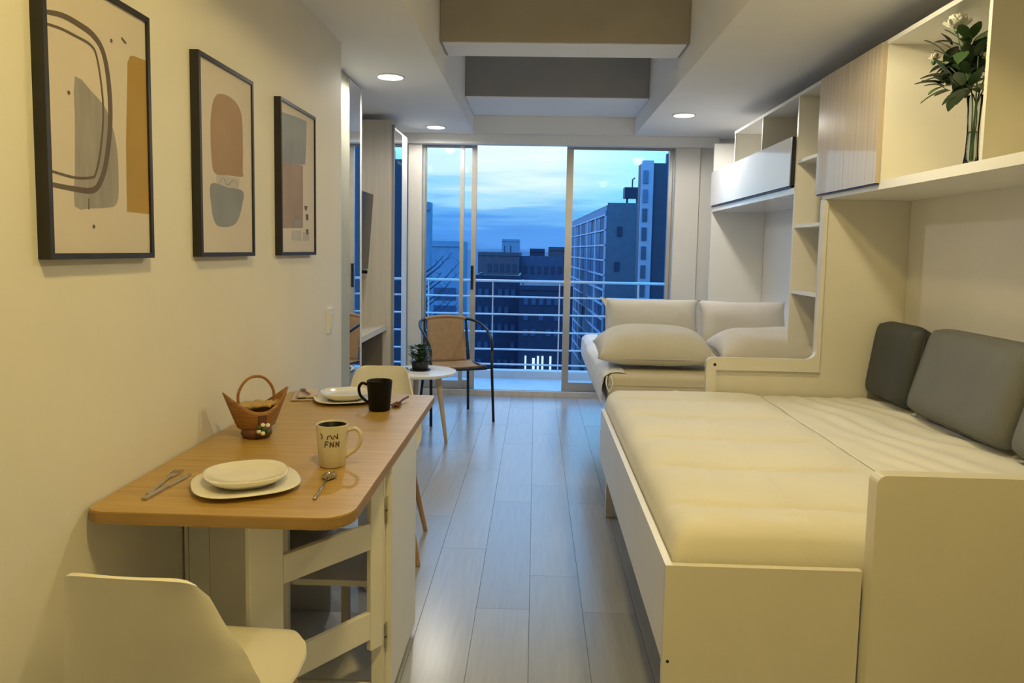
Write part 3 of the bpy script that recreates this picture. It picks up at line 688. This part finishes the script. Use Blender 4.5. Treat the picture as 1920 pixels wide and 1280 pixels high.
# local frame: the chair faces -y
obj('seat', surf(lambda u, v: ((u - .5) * .40, -.20 + v * .40, .435 - .012 * math.sin(PI * u) - .02 * math.sin(PI * v) + (.015 if v < .04 else 0)), 10, 12, .006), 'tan_mesh', ac, smooth=True, local=True)
obj('backrest', surf(lambda u, v: ((u - .5) * (.335 - .02 * v), .19 + .06 * v + .03 * (1 - (2 * u - 1) ** 2), .425 + v * .355), 12, 12, .006), 'tan_mesh', ac, smooth=True, local=True)
obj('top_band', tube([(-.175, .245, .778), (-.09, .272, .79), (0, .28, .793), (.09, .272, .79), (.175, .245, .778)], .014, 8, smooth_n=4), 'tan_mesh', ac, smooth=True, local=True)
for s_ in (-1, 1):
    obj('arm_rail', tube([(s_ * .168, .25, .776), (s_ * .225, .20, .765), (s_ * .262, .08, .735), (s_ * .268, -.06, .69), (s_ * .258, -.17, .62), (s_ * .25, -.19, .56)], .0115, 8, smooth_n=5), 'dark_metal', ac, smooth=True, local=True)
    obj('leg', tube([(s_ * .25, -.19, .56), (s_ * .248, -.20, .40), (s_ * .255, -.235, .001)], .0115, 8), 'dark_metal', ac, smooth=True, local=True)
    obj('leg', tube([(s_ * .178, .235, .70), (s_ * .185, .20, .42), (s_ * .215, .27, .001)], .0115, 8), 'dark_metal', ac, smooth=True, local=True)
    obj('side_rail', tube([(s_ * .246, -.20, .425), (s_ * .21, -.20, .425), (s_ * .205, .19, .425)], .009, 8), 'dark_metal', ac, smooth=True, local=True)
    obj('back_rail', tube([(s_ * .195, .20, .425), (s_ * .178, .252, .775)], .009, 8), 'dark_metal', ac, smooth=True, local=True)
obj('front_rail', tube([(-.205, -.20, .42), (.205, -.20, .42)], .009, 8), 'dark_metal', ac, smooth=True, local=True)

# ------------------------------------------------------------------ right side storage and bed niche
SX = 1.46
# far end panel of the wide bed: an L with a low rail and a tall shelf support
bed = thing('wide_bed', 'white built-in pull-out bed with rounded end panels under the wooden-door cabinet', 'bed', (1.1, 2.85, 0))
r_ = .05
Lsh = [(.90, .002), (1.899, .002), (1.899, 1.638), (SX, 1.638)] + [(SX, .86)] + arc(SX - r_, .815 + r_, r_, 0, -90)[1:] + arc(.90 + .035, .815 - .035, .035, 90, 180)
far_panel = obj('end_panel', prism(Lsh, 'y', 3.862, 3.888), 'cream_laminate', bed)
trimL = [(.90, .56)] + [(.95, .56), (.95, .755)] + [(SX + .0, .755)] + [(SX + .03, .755), (SX + .03, 1.638), (SX - .001, 1.638), (SX - .001, .866)] + arc(SX - .001 - r_, .816 + r_, r_, 0, -90)[1:] + arc(.899 + .035, .816 - .035, .035, 90, 180)
obj('edge_trim', prism([(.95, .56), (.95, .752), (SX + .018, .752), (SX + .018, 1.637), (SX - .002, 1.637), (SX - .002, .868)] + arc(SX - .002 - r_, .818 + r_, r_, 0, -90)[1:] + arc(.898 + .035, .818 - .035, .035, 90, 180) + [(.898, .56)], 'y', 3.842, 3.8615), 'cream_laminate', far_panel)
obj('cam_cap', shift(spin(lathe([(.008, 0), (.008, .002), (.002, .0022)], 14), R(90), 'X'), (.94, 3.8418, .78)), 'black_frame', far_panel)
# near end panel
Ln = [(.858, .002), (1.899, .002), (1.899, 1.638), (1.50, 1.638), (1.50, .86)] + arc(1.50 - r_, .812 + r_, r_, 0, -90)[1:] + arc(.858 + .025, .812 - .025, .025, 90, 180)
obj('end_panel', prism(Ln, 'y', 1.822, 1.868), 'cream_laminate', bed, bevel=.007)
# pull-out: front board, side board, slatted base
fb = obj('front_board', B(.352, .852, 1.862, 1.882, .002, .548), 'cream_laminate', bed, bevel=.003)
obj('cam_cap', shift(spin(lathe([(.004, 0), (.004, .0015), (.001, .0017)], 12), R(90), 'X'), (.366, 1.8618, .29)), 'black_frame', fb)
obj('side_board', B(.352, .372, 1.8825, 3.765, .285, .548), 'white_laminate', bed, bevel=.003)
obj('base_panel', B(.373, 1.88, 1.90, 3.86, .44, .46), 'white_laminate', bed)
obj('foot_board', B(.352, .90, 3.766, 3.784, .285, .4395), 'white_laminate', bed)
obj('base_box', B(.90, 1.88, 1.90, 3.84, .002, .4395), 'white_laminate', bed)
for y in (3.70,):
    obj('leg', B(.385, .43, y, y + .05, .002, .44), 'linen_laminate', bed)

# quilted mattress
MX0, MX1, MY0, MY1 = .378, 1.885, 1.90, 3.835
def quilt(u, v):
    x = MX0 + u * (MX1 - MX0); y = MY0 + v * (MY1 - MY0)
    dx = min(x - MX0, MX1 - x + .2); dy = min(y - MY0, MY1 - y + .05)
    r = .075
    e = 0
    for d in (dx, dy):
        if d < r: e += r * (1 - math.sqrt(max(0, 1 - (1 - d / r) ** 2)))
    z = .628 - e * .85
    edge = min(1, min(dx, dy) / .12)
    # cross seams and lengthwise seams pull the cover down
    if x < 1.165:
        s = (y - 2.14 + .06 * math.sin((x - .38) * 3.4)) / .385
        q = abs(s - round(s)) * .385
        edge_x = min(1, (1.165 - x) / .09); edge *= edge_x
        z -= .014 * math.exp(-(q / .016) ** 2) * edge
        z += .020 * math.sin(PI * .5 * min(1, q / .1925)) ** .8 * edge
    edge = min(1, min(dx, dy) / .12)
    for xs, a in ((.735, -.005), (1.165, .004)):
        z -= a * math.exp(-((x - xs) / .012) ** 2) * edge
    w = noise.noise(Vector((x * 3, y * 3, 2))) * .006
    if x > 1.1:
        k = min(1, (x - 1.1) / .35)
        w += k * .009 * math.sin((x * 1.9 + y * .55) * 26 + 4 * noise.noise(Vector((x * 2.5, y * 2.5, 7)))) * (0.4 + abs(noise.noise(Vector((x * 4, y * 4, 3)))))
    if y < 2.25:
        k = (2.25 - y) / .35
        w += k * .010 * math.sin((x * 1.0 + y * 2.2) * 17 + 5 * noise.noise(Vector((x * 3, y * 3, 11)))) * (.3 + abs(noise.noise(Vector((x * 3, y * 5, 4)))))
    return (x, y, z + w * max(.25, edge))
bm = surf(quilt, 130, 170)
bm.verts.ensure_lookup_table()
# skirt: drop the border down to the base panel, waved a little, tucked inside the boards
ed = [e for e in bm.edges if e.is_boundary]
ex = bmesh.ops.extrude_edge_only(bm, edges=ed); nv_ = [g for g in ex['geom'] if isinstance(g, bmesh.types.BMVert)]
for v in nv_: v.co.z = .50 + .006 * noise.noise(v.co * 6); 
ex = bmesh.ops.extrude_edge_only(bm, edges=[g for g in ex['geom'] if isinstance(g, bmesh.types.BMEdge) and g.is_boundary]); nv_ = [g for g in ex['geom'] if isinstance(g, bmesh.types.BMVert)]
for v in nv_: v.co.z = .4605
bmesh.ops.holes_fill(bm, edges=[e for e in bm.edges if e.is_boundary])
mt = thing('quilted_mattress', 'cream quilted mattress cover with stitched seams on the wide built-in bed', 'mattress', (1.13, 2.87, .4605))
obj('cover', bm, 'quilt', mt, smooth=True, auto=60)
obj('piping', tube([(1.172, y, max(quilt((q_ - MX0) / (MX1 - MX0), (y - MY0) / (MY1 - MY0))[2] for q_ in (1.155, 1.172, 1.19)) + .001) for y in [1.98 + .05 * i for i in range(37)]], .0045, 6), 'quilt', mt, smooth=True)

# cushions leaning on the niche wall
def cushion(name, y0, y1, xb, xt, z0, z1, th, mat, label, n=9.0, roll=0):
    h = math.hypot(xt - xb, z1 - z0); w = y1 - y0
    bm = bmesh.new(); nu, nv = 20, 20; F, K = [], []
    for i in range(nu + 1):
        fr, kr = [], []
        for j in range(nv + 1):
            a, b = i / nu * 2 - 1, j / nv * 2 - 1
            # rounded-square outline
            aa = a * w / 2 * (1 - .02 * abs(b) ** 8); bb = b * h / 2 * (1 - .02 * abs(a) ** 8)
            if abs(a) > .85 and abs(b) > .85:
                k = ((abs(a) - .85) / .15 * (abs(b) - .85) / .15); aa *= 1 - .035 * k; bb *= 1 - .035 * k
            t_ = th / 2 * (1 - abs(a) ** n) ** .5 * (1 - abs(b) ** n) ** .5
            fr.append((aa, bb, t_)); kr.append((aa, bb, -t_))
        F.append(fr); K.append(kr)
    ang = math.atan2(xt - xb, z1 - z0); cx, cz, cy = (xb + xt) / 2, (z0 + z1) / 2, (y0 + y1) / 2
    def P(p):
        a, b, t_ = p
        a, b = a * math.cos(roll) - b * math.sin(roll), a * math.sin(roll) + b * math.cos(roll)
        return Vector((cx + b * math.sin(ang) - t_ * math.cos(ang), cy + a, cz + b * math.cos(ang) + t_ * math.sin(ang)))
    VF = [[bm.verts.new(P(p)) for p in r] for r in F]; VK = [[bm.verts.new(P(p)) for p in r] for r in K]
    for i in range(nu):
        for j in range(nv):
            bm.faces.new((VF[i][j], VF[i + 1][j], VF[i + 1][j + 1], VF[i][j + 1])); bm.faces.new((VK[i][j], VK[i][j + 1], VK[i + 1][j + 1], VK[i + 1][j]))
    bmesh.ops.remove_doubles(bm, verts=bm.verts, dist=.0008)
    t = thing(name, label, 'cushion', (cx, cy, z0), 0, 'grey back cushions along the niche wall')
    obj('cover', bm, mat, t, smooth=True)
    rim = [P((w / 2 * math.copysign(abs(math.cos(q)) ** .25, math.cos(q)) * .985, h / 2 * math.copysign(abs(math.sin(q)) ** .25, math.sin(q)) * .985, 0)) for q in [2 * PI * k / 48 for k in range(49)]]
    obj('piping', tube(rim, .005, 6, caps=False), mat, t, smooth=True)
    return t
cushion('back_cushion', 3.435, 3.838, 1.745, 1.80, .648, 1.03, .13, 'cushion_dark', 'dark charcoal back cushion pressed against the far end panel of the bed')
cushion('back_cushion', 2.69, 3.42, 1.735, 1.845, .648, 1.04, .13, 'cushion_grey', 'wide mid grey back cushion leaning on the niche wall between two others')
cushion('back_cushion', 1.95, 2.675, 1.735, 1.845, .648, 1.04, .13, 'cushion_grey', 'mid grey back cushion beside the near end panel of the bed')

# overhead unit above the wide bed
ov = thing('overhead_cabinet', 'overhead shelf cabinet with two wood doors and open compartments over the wide bed', 'cabinet', (1.68, 2.4, 1.64))
obj('bottom_shelf', B(SX, 1.899, .75, 3.888, 1.6385, 1.676), 'white_laminate', ov, bevel=.002)
obj('top_panel', B(SX, 1.899, .75, 3.945, 2.243, 2.262), 'white_laminate', ov, bevel=.002)
obj('back_panel', B(1.885, 1.899, .77, 3.92, 1.6765, 2.2425), 'linen_laminate', ov)
for y in (.75, 2.525, 3.248, 3.926):
    obj('divider', B(SX + .001, 1.884 if .8 < y < 3.9 else 1.899, y, y + .018, 1.6765, 2.2425), 'cream_laminate', ov, bevel=.002)
for y0, y1 in ((3.252, 3.592), (3.596, 3.936)):
    d_ = obj('door', B(SX - .02, SX - .0005, y0, y1, 1.666, 2.252), 'wood_door', ov, bevel=.002)
obj('door_gap_strip', B(SX - .012, SX - .004, 3.2505, 3.9375, 1.660, 1.6655), 'black_frame', ov)  # black strip along the gap under the wood doors

# narrow open shelf column between the two niches
sc = thing('shelf_column', 'narrow white open shelf column between the two bed niches', 'shelf', (1.68, 4.1, .66))
obj('side_panel', B(SX, 1.899, 3.889, 3.905, .66, 1.637), 'linen_laminate', sc)
obj('side_panel', B(SX, 1.899, 4.292, 4.312, .66, 2.262), 'white_laminate', sc, bevel=.002)
obj('back_panel', B(1.80, 1.815, 3.9055, 4.2915, .68, 2.24), 'linen_laminate', sc)
obj('back_panel', B(1.80, 1.815, 3.9455, 4.2915, 2.2405, 2.2419), 'linen_laminate', sc)
for z in (1.87, 1.507, 1.136, .66):
    obj('shelf', B(SX + .004, 1.7995, 3.906 if z < 1.6 else 3.946, 4.2915, z, z + .018), 'white_laminate', sc, bevel=.002)
obj('top_panel', B(SX, 1.899, 3.946, 4.2915, 2.243, 2.262), 'white_laminate', sc)
obj('upper_side_panel', B(SX, 1.899, 3.889 + .0, 3.9255, 1.6766, 2.2424), 'linen_laminate', sc) if False else None

# overhead unit above the far bed
fo = thing('overhead_cabinet', 'overhead cabinet with one long glossy flap door and open cubbies over the far bed', 'cabinet', (1.68, 5.3, 1.70))
obj('bottom_shelf', B(SX - .004, 1.899, 4.3125, 6.285, 1.70, 1.736), 'gloss_white', fo, bevel=.002)
obj('box_top', B(SX, 1.899, 4.3125, 6.262, 2.006, 2.022), 'white_laminate', fo)
obj('box_end', B(SX, 1.899, 6.246, 6.262, 1.7365, 2.0055), 'white_laminate', fo)
obj('flap_door', B(SX - .022, SX - .0005, 4.335, 6.262, 1.748, 2.022), 'gloss_white', fo, bevel=.002)
obj('door_edge', B(SX - .022, SX - .001, 4.318, 4.3345, 1.748, 2.022), 'black_frame', fo)
obj('shadow_gap', B(SX - .014, SX - .004, 4.335, 6.26, 1.7365, 1.7475), 'black_frame', fo)
obj('top_panel', B(SX, 1.899, 4.3125, 5.664, 2.243, 2.262), 'white_laminate', fo, bevel=.002)
for y in (4.975, 5.646):
    obj('divider', B(SX + .002, 1.899, y, y + .016, 2.0225, 2.2425), 'cream_laminate', fo)
obj('back_panel', B(1.885, 1.899, 4.3125, 5.6455, 2.0225, 2.2425), 'linen_laminate', fo)
# far niche: end panel toward the doors
ne = thing('niche_end_panel', 'tall white end panel of the far bed niche beside the window pier', 'panel', (1.68, 6.295, 0))
obj('panel', B(SX + .0, 1.899, 6.286, 6.306, .002, 2.262), 'white_laminate', ne, bevel=.003)

# ------------------------------------------------------------------ far bed with pillows
fbd = thing('far_bed', 'single bed on legs by the glass doors with beige mattress and white sheet', 'bed', (1.1, 5.1, 0))
obj('frame', B((.46, 1.88, 4.14, 4.16, .40, .475), (.46, 1.88, 6.10, 6.12, .40, .475), (.46, .48, 4.1605, 6.0995, .40, .475), (.48, 1.88, 4.1605, 6.0995, .46, .475)), 'linen_laminate', fbd)
for x, y in ((.445, 4.15), (1.82, 4.15), (.95, 6.05), (1.82, 6.05)):
        obj('leg', B(x, x + .045, y, y + .045, .002, .40), 'linen_laminate', fbd)
def slab(x0, x1, y0, y1, z0, z1, r=.03, seed=0):
    bm = B(x0, x1, y0, y1, z0, z1)
    bmesh.ops.bevel(bm, geom=bm.edges[:], offset=r, segments=4, profile=.5, affect='EDGES')
    return bm
m2 = obj('mattress', slab(.425, 1.875, 4.12, 6.12, .478, .668), 'mattress_tick', fbd, smooth=True, auto=50)
obj('mattress_band', B(.4215, 1.87, 4.1165, 6.1, .607, .612), 'pillow_cloth', m2)
# white sheet hanging over the long edge of the mattress
def drape(u, v):
    y = 4.16 + u * 1.92
    pr = [(.52, .671), (.47, .673), (.43, .668), (.402, .645), (.393, .60), (.392, .54), (.398, .47 + .03 * u)]
    s = v * (len(pr) - 1); i = min(int(s), len(pr) - 2); f = s - i
    x = pr[i][0] * (1 - f) + pr[i + 1][0] * f; z = pr[i][1] * (1 - f) + pr[i + 1][1] * f
    k = noise.noise(Vector((y * 5, v * 3, 3)))
    bulge = .022 * math.exp(-((y - 5.15) / .3) ** 2) * math.sin(PI * min(1, v * 1.05))
    return (x - .010 * abs(k) * (v > .35) - bulge, y, z + .004 * abs(k) + bulge * .6)
obj('sheet', surf(drape, 60, 24, .004), 'sheet', fbd, smooth=True)
obj('strap', tube([(.415, 4.14, .655), (.408, 4.105, .62), (.425, 4.10, .575), (.445, 4.104, .62), (.435, 4.13, .66)], .004, 6, smooth_n=5), 'sheet', fbd, smooth=True)

def pillow(name, cx, cy, cz, w, d, th, rot, mat, label, sag=0.0, seed=0):
    """w wide, d deep, th thick, resting flat then tilted about x by rot"""
    bm = bmesh.new(); nu, nv = 30, 22; T, K = [], []
    for i in range(nu + 1):
        tr, kr = [], []
        for j in range(nv + 1):
            a, b = i / nu * 2 - 1, j / nv * 2 - 1
            px_ = a * w / 2 * (1 - .05 * (1 - abs(b) ** 2) * abs(a) ** 3); py_ = b * d / 2 * (1 - .06 * (1 - abs(a) ** 2) * abs(b) ** 3)
            t_ = th / 2 * ((1 - abs(a) ** 3.6) ** .55) * ((1 - abs(b) ** 2.6) ** .55)
            t_ *= 1 + .10 * noise.noise(Vector((a * 1.6 + seed, b * 1.6, seed)))
            up = t_ * 1.35; dn_ = -t_ * .65
            tr.append((px_, py_, up)); kr.append((px_, py_, dn_))
        T.append(tr); K.append(kr)
    M = Matrix.Translation((cx, cy, cz)) @ Matrix.Rotation(rot, 4, 'X')
    VT = [[bm.verts.new(M @ Vector(p)) for p in r] for r in T]; VK = [[bm.verts.new(M @ Vector(p)) for p in r] for r in K]
    for i in range(nu):
        for j in range(nv):
            bm.faces.new((VT[i][j], VT[i + 1][j], VT[i + 1][j + 1], VT[i][j + 1])); bm.faces.new((VK[i][j], VK[i][j + 1], VK[i + 1][j + 1], VK[i + 1][j]))
    bmesh.ops.remove_doubles(bm, verts=bm.verts, dist=.0005)
    t = thing(name, label, 'pillow', (cx, cy, cz - th / 2), 0, 'pillows on the far bed')
    obj('cover', bm, mat, t, smooth=True)
    seam = [M @ Vector(((w / 2 * .985) * math.copysign(abs(math.cos(q)) ** .2, math.cos(q)) * (1 - .03 * abs(math.cos(q))), (d / 2 * .985) * math.copysign(abs(math.sin(q)) ** .2, math.sin(q)) * (1 - .03 * abs(math.sin(q))), 0)) for q in [2 * PI * k / 60 for k in range(61)]]
    obj('seam', tube(seam, .003, 5, caps=False), mat, t, smooth=True)
    return t
pa = pillow('pillow', .865, 5.52, .85, .70, .335, .17, R(72), 'pillow_cloth', 'cream pillow standing upright toward the glass doors with a pointed white corner', seed=1)
M = bmesh.new()
tipv = [(.515, 5.55, .985), (.535, 5.55, .96), (.53, 5.56, .935), (.485, 5.56, 1.01)]
obj('corner_flange', prism([(.56, .985), (.545, .94), (.53, .945), (.486, 1.015), (.50, 1.018)], 'y', 5.535, 5.55), 'sheet', pa)
pillow('pillow', 1.535, 5.50, .848, .64, .335, .17, R(72), 'pillow_pale', 'pale upright pillow against the niche wall side of the far bed', seed=4)
pillow('pillow', .712, 4.46, .765, .69, .46, .215, R(6), 'pillow_cloth', 'plump cream pillow lying flat over the hanging white sheet', seed=2)
pillow('pillow', 1.40, 4.47, .765, .66, .46, .215, R(6), 'pillow_pale', 'plump pale pillow lying flat behind the bed end panel', seed=6)

# ------------------------------------------------------------------ vase of flowers in the open compartment
VX, VY, VZ = 1.53, 2.71, 1.6762
va = thing('glass_vase', 'slim clear glass vase holding white flowers in the open shelf compartment', 'vase', (VX, VY, VZ))
obj('glass', lathe([(.024, .0005), (.026, .004), (.021, .05), (.019, .12), (.022, .20), (.027, .245), (.0255, .245), (.0205, .20), (.0175, .12), (.0195, .05), (.022, .012), (.004, .010)], 28), 'vase_glass', va, smooth=True, local=True)
obj('water', lathe([(.0195, .0125), (.0188, .05), (.0168, .12), (.003, .1205)], 20), 'vase_glass', va, smooth=True, local=True)
bq = thing('flower_bouquet', 'bunch of white flowers with dark green leaves standing in the glass vase', 'flowers', (VX, VY, VZ + .02))
stems = [((-.005, .0, .0), (-.008, .005, .22), (-.02, .06, .36), (-.02, .11, .475)), ((.006, .004, .0), (.0, -.004, .21), (.0, .0, .36)), ((-.004, -.005, .0), (.006, .004, .20), (-.05, .08, .34), (-.07, .15, .385)), ((.004, -.004, 0), (.004, -.006, .21), (.03, -.05, .36)), ((0, 0, 0), (.008, 0, .2), (.07, -.02, .33))]
for s_ in stems:
    obj('stem', tube(s_, .0022, 6, smooth_n=6), 'leaf_green', bq, smooth=True, local=True)
def blossom(c, r, mat, n, petal_l):
    fl = obj('flower', shift(lathe([(.004, -.018), (.009, -.008), (.008, .004), (.002, .006)], 10), c), 'leaf_green', bq, smooth=True, local=True)
    ms = None
    for k in range(n):
        ring = k % 3; az = k * 2.4; el = R((75, 48, 18)[ring])
        if ms is None:
            ms = obj('petal', surf(lambda u, v: ((v - .5) * r * 1.1 * (.35 + .65 * math.sin(PI * min(.9, .15 + u * .75))), u * petal_l, .2 * petal_l * u * u + .004 * math.sin(v * 14) * u), 6, 6), mat, fl, smooth=True, local=True); o = ms
        else:
            o = ms.copy(); C.objects.link(o)
        o.location = c; o.rotation_euler = (el, 0, az)
blossom((-.02, .11, .485), .040, 'petal_white', 21, .052)
blossom((-.073, .155, .385), .018, 'petal_pink', 9, .024)
blossom((.035, -.055, .375), .035, 'petal_white', 15, .042)
lm = None
for i in range(110):
    th = random.random() * 2 * PI; el = R(random.uniform(-25, 70)); rr = random.uniform(.0, .075)
    if lm is None or i == 55:
        lm = obj('leaf', leaf_mesh(.085, .045, -.35), 'leaf_dark' if i < 55 else 'leaf_green', bq, smooth=True, local=True); o = lm
    else:
        o = lm.copy(); C.objects.link(o)
    o.location = (rr * math.cos(th) - .008, rr * math.sin(th) + .05, random.uniform(.25, .43)); o.rotation_euler = (el, 0, th - PI / 2); s_ = random.uniform(.6, 1.15); o.scale = (s_,) * 3

# ------------------------------------------------------------------ the city beyond the balcony
GZ = -32
struct('ground', B(-400, 400, 12, 600, GZ - 2, GZ), 'bld_ground')
def building(name, label, x0, x1, y0, y1, z1, mat, wins=None, wmat='bld_window', z0=GZ, para=True):
    t = thing(name, label, 'building', ((x0 + x1) / 2, y0, z0))
    obj('body', B(x0, x1, y0, y1, z0, z1), mat, t)
    if para: obj('parapet', B((x0, x1, y0 - .15, y0 + .3, z1 - .25, z1 + .4), (x0, x0 + .3, y0 + .31, y1, z1, z1 + .4), (x1 - .3, x1, y0 + .31, y1, z1, z1 + .4)), mat, t)
    if wins:
        pr = None
        for cx, cz, w, h_ in wins:
            if pr is None or (round(w, 3), round(h_, 3)) != key:
                pr = obj('window', B(-w / 2, w / 2, -.12, .05, -h_ / 2, h_ / 2), wmat, t, local=True); key = (round(w, 3), round(h_, 3)); o = pr
            else:
                o = pr.copy(); C.objects.link(o)
            o.location = Vector((cx, y0, cz)) - ORG[t]
    return t
def gridw(x0, x1, nx, z0, z1, nz, w, h_, skip=0.0):
    out = []
    for i in range(nx):
        for j in range(nz):
            if random.random() >= skip:
                out.append((x0 + (i + .5) * (x1 - x0) / nx, z0 + (j + .5) * (z1 - z0) / nz, w, h_))
    return out
building('apartment_block', 'brownish flat-roofed block in the middle of the view beyond the balcony', -10.9, -3.05, 140, 160, .55, 'bld_brown', gridw(-10.4, -3.5, 6, -17, -.6, 6, .62, 1.5, .1))
building('apartment_block', 'dark blue flat-roofed block right of the brownish block', -3.0, 5.6, 142, 160, .35, 'bld_blue', gridw(-2.6, 5.2, 6, -17, -.9, 6, .7, 1.4, .2), para=False)
building('rooftop_box', 'small dark roof box on the dark blue block', -1.2, 1.7, 144, 150, 1.35, 'bld_navy', z0=.36)
building('rooftop_box', 'wide dark rooftop storey at the right end of the dark blue block', 2.5, 5.5, 144, 152, 1.75, 'bld_brown', z0=.36)
building('tower', 'pale glass tower rising behind the brownish block', -10.1, -4.9, 220, 228, 4.2, 'bld_tower', [(-9.3, -1 + 2.6 * j, .25, 2.2) for j in range(2)] + [(-7.5, -1 + 2.6 * j, .25, 2.2) for j in range(2)])
building('low_block', 'dark navy low block in front of the brownish block', -8.6, -2.2, 105, 118, -2.6, 'bld_navy', gridw(-8.3, -2.6, 6, -16, -3.4, 5, .55, 1.0, .35), 'bld_blue')
building('low_block', 'dark navy low block below the dark blue block', -2.1, 5.0, 98, 118, -3.6, 'bld_navy', gridw(-1.7, 4.4, 6, -10.5, -4.3, 3, .6, .9, .3), 'bld_blue')
lt = thing('lit_shopfront', 'row of small white lit windows low on the dark navy block', 'lit windows', (1, 97.9, -14.6))
for x, w in ((-1.2, .22), (-.2, .35), (.45, .25), (1.05, .25), (2.1, .25)):
    obj('lit_pane', B(x, x + w, 97.75, 97.99, -14.4, -12.6 if w < .3 else -12.9), 'lit_window', lt)
building('pale_house', 'pale blue plain gabled building left of the door mullions', -13.2, -8.75, 90, 95, 1.9, 'bld_pale', gridw(-12.4, -9.6, 3, -9.5, -3.0, 3, .85, 1.5, 0), 'bld_blue')
building('slim_tower', 'tall blue building corner at the left window edge', -18, -8.62, 60, 61.6, 4.7, 'bld_tower')
# curved glass-grid building
gb = thing('glass_grid_building', 'pale framed glass-grid building seen at an angle through the right pane', 'building', (11, 120, GZ))
p0, p1 = Vector((11.2, 120, 0)), Vector((8.8, 188, 0))
obj('body', prism([(11.2, 120), (16.6, 120), (16.6, 188), (8.8, 188)], 'z', GZ, 8.8), 'bld_side', gb)
obj('side_wall', B(11.3, 16.55, 119.7, 119.98, GZ, 9.2), 'bld_side', gb)
for cx, cz in ((13.3, 4.7), (13.0, -.9)):
    obj('side_window', B(cx - .42, cx + .42, 119.55, 119.72, cz - .75, cz + .75), 'bld_window', gb)
dirv = (p1 - p0); nrm = Vector((-dirv.y, dirv.x, 0)).normalized()
if nrm.x > 0: nrm = -nrm
NC, NR = 5, 12; rh = 2.42; ztop = 7.3
def face_box(s0, s1, z0, z1, d0, d1):
    a = p0 + dirv * s0; b = p0 + dirv * s1
    return prism([(a + nrm * d0).to_2d()[:], (b + nrm * d0).to_2d()[:], (b + nrm * d1).to_2d()[:], (a + nrm * d1).to_2d()[:]], 'z', z0, z1)
for j in range(NR + 1):
    obj('floor_band', face_box(0, 1, ztop - j * rh - .14, ztop - j * rh + .14, 0, .3), 'bld_frame', gb)
for i in range(NC + 1):
    s_ = i / NC
    obj('mullion', face_box(max(0, s_ - .008), min(1, s_ + .008), ztop - NR * rh, ztop, 0, .28), 'bld_frame', gb)
for i in range(NC):
    for j in range(NR):
        for k in range(2):
            if random.random() < .93:
                s0 = (i + .06 + .47 * k) / NC; s1 = (i + .47 + .47 * k) / NC
                obj('pane', face_box(s0, s1, ztop - (j + 1) * rh + .24, ztop - j * rh - .24, .02, .14), 'bld_pane' if (i * 7 + j * 3 + k) % 3 else 'bld_blue', gb)
# curved roof edge of the glass building
for k in range(4):
    a0 = R(22.5 * k); z_ = 7.3 + 1.9 * math.sin(a0); z2 = 7.3 + 1.9 * math.sin(R(22.5 * (k + 1)))
    obj('roof_curve', face_box(0, 1, z_, z2, -2.4 * (1 - math.cos(a0)) - .6, -2.4 * (1 - math.cos(a0)) + .2), 'bld_tower', gb)
tk = thing('rooftop_tank', 'dark water tank with mast on the glass-grid building roof', 'tank', (15.4, 123, 9.2))
obj('tank', B(14.2, 16.5, 122, 124.5, 10.2, 11.9), 'bld_navy', tk, bevel=.2)
for x in (14.5, 16.1):
    obj('tank_leg', B(x, x + .3, 122.3, 122.6, 8.81, 10.2), 'bld_navy', tk)
obj('mast', tube([(15.5, 123, 11.9), (15.5, 123, 13.2), (15.9, 123, 13.5)], .12, 6), 'bld_navy', tk)
ss = thing('slab_tower', 'tall dark slab tower with a pale window strip on its corner', 'building', (16, 100, GZ))
obj('body', B(13.75, 21, 100, 103, GZ, 13.2), 'bld_slab', ss)
stp = obj('window_strip', B(13.7, 15.3, 99.6, 99.98, GZ, 13.5), 'bld_frame', ss)
for j in range(16):
    obj('strip_window', B(13.95, 14.6, 99.45, 99.62, 12.2 - j * 2.5 - 1.7, 12.2 - j * 2.5), 'bld_side' if j > 1 else 'bld_tower', stp)
obj('roof_fin', B(17.2, 17.9, 101, 102, 13.2, 14.6), 'bld_slab', ss)
building('near_tower', 'dark blue tower filling the right edge of the doors view', 14.1, 60, 80, 82, 20, 'bld_slab')
# bare tree at the left pane
tr = thing('bare_tree', 'thin bare tree with spreading branches in front of the pale house', 'tree', (-4.2, 28, GZ))
obj('trunk', tube([(-4.25, 28, GZ), (-4.2, 28, -8), (-4.15, 28, -.6), (-4.2, 28, .4)], [.25, .16, .05, .02], 8), 'branch', tr, smooth=True)
random.seed(5)
for k in range(16):
    z0 = -2.2 + k * .19; s_ = 1 if k % 3 else -1
    a = Vector((-4.15, 28, z0)); l = random.uniform(.7, 1.7)
    b = a + Vector((s_ * l * .45, random.uniform(-.3, .3), l * .35)); c = b + Vector((s_ * l * .4, 0, l * .45))
    br = obj('branch', tube([a, b, c], [.03, .022, .008], 6), 'branch', tr, smooth=True)
    for q in range(4):
        p = b.lerp(c, q / 4); obj('twig', tube([p, p + Vector((random.uniform(-.25, .3), 0, random.uniform(.0, .2)))], [.012, .005], 5), 'branch', br)
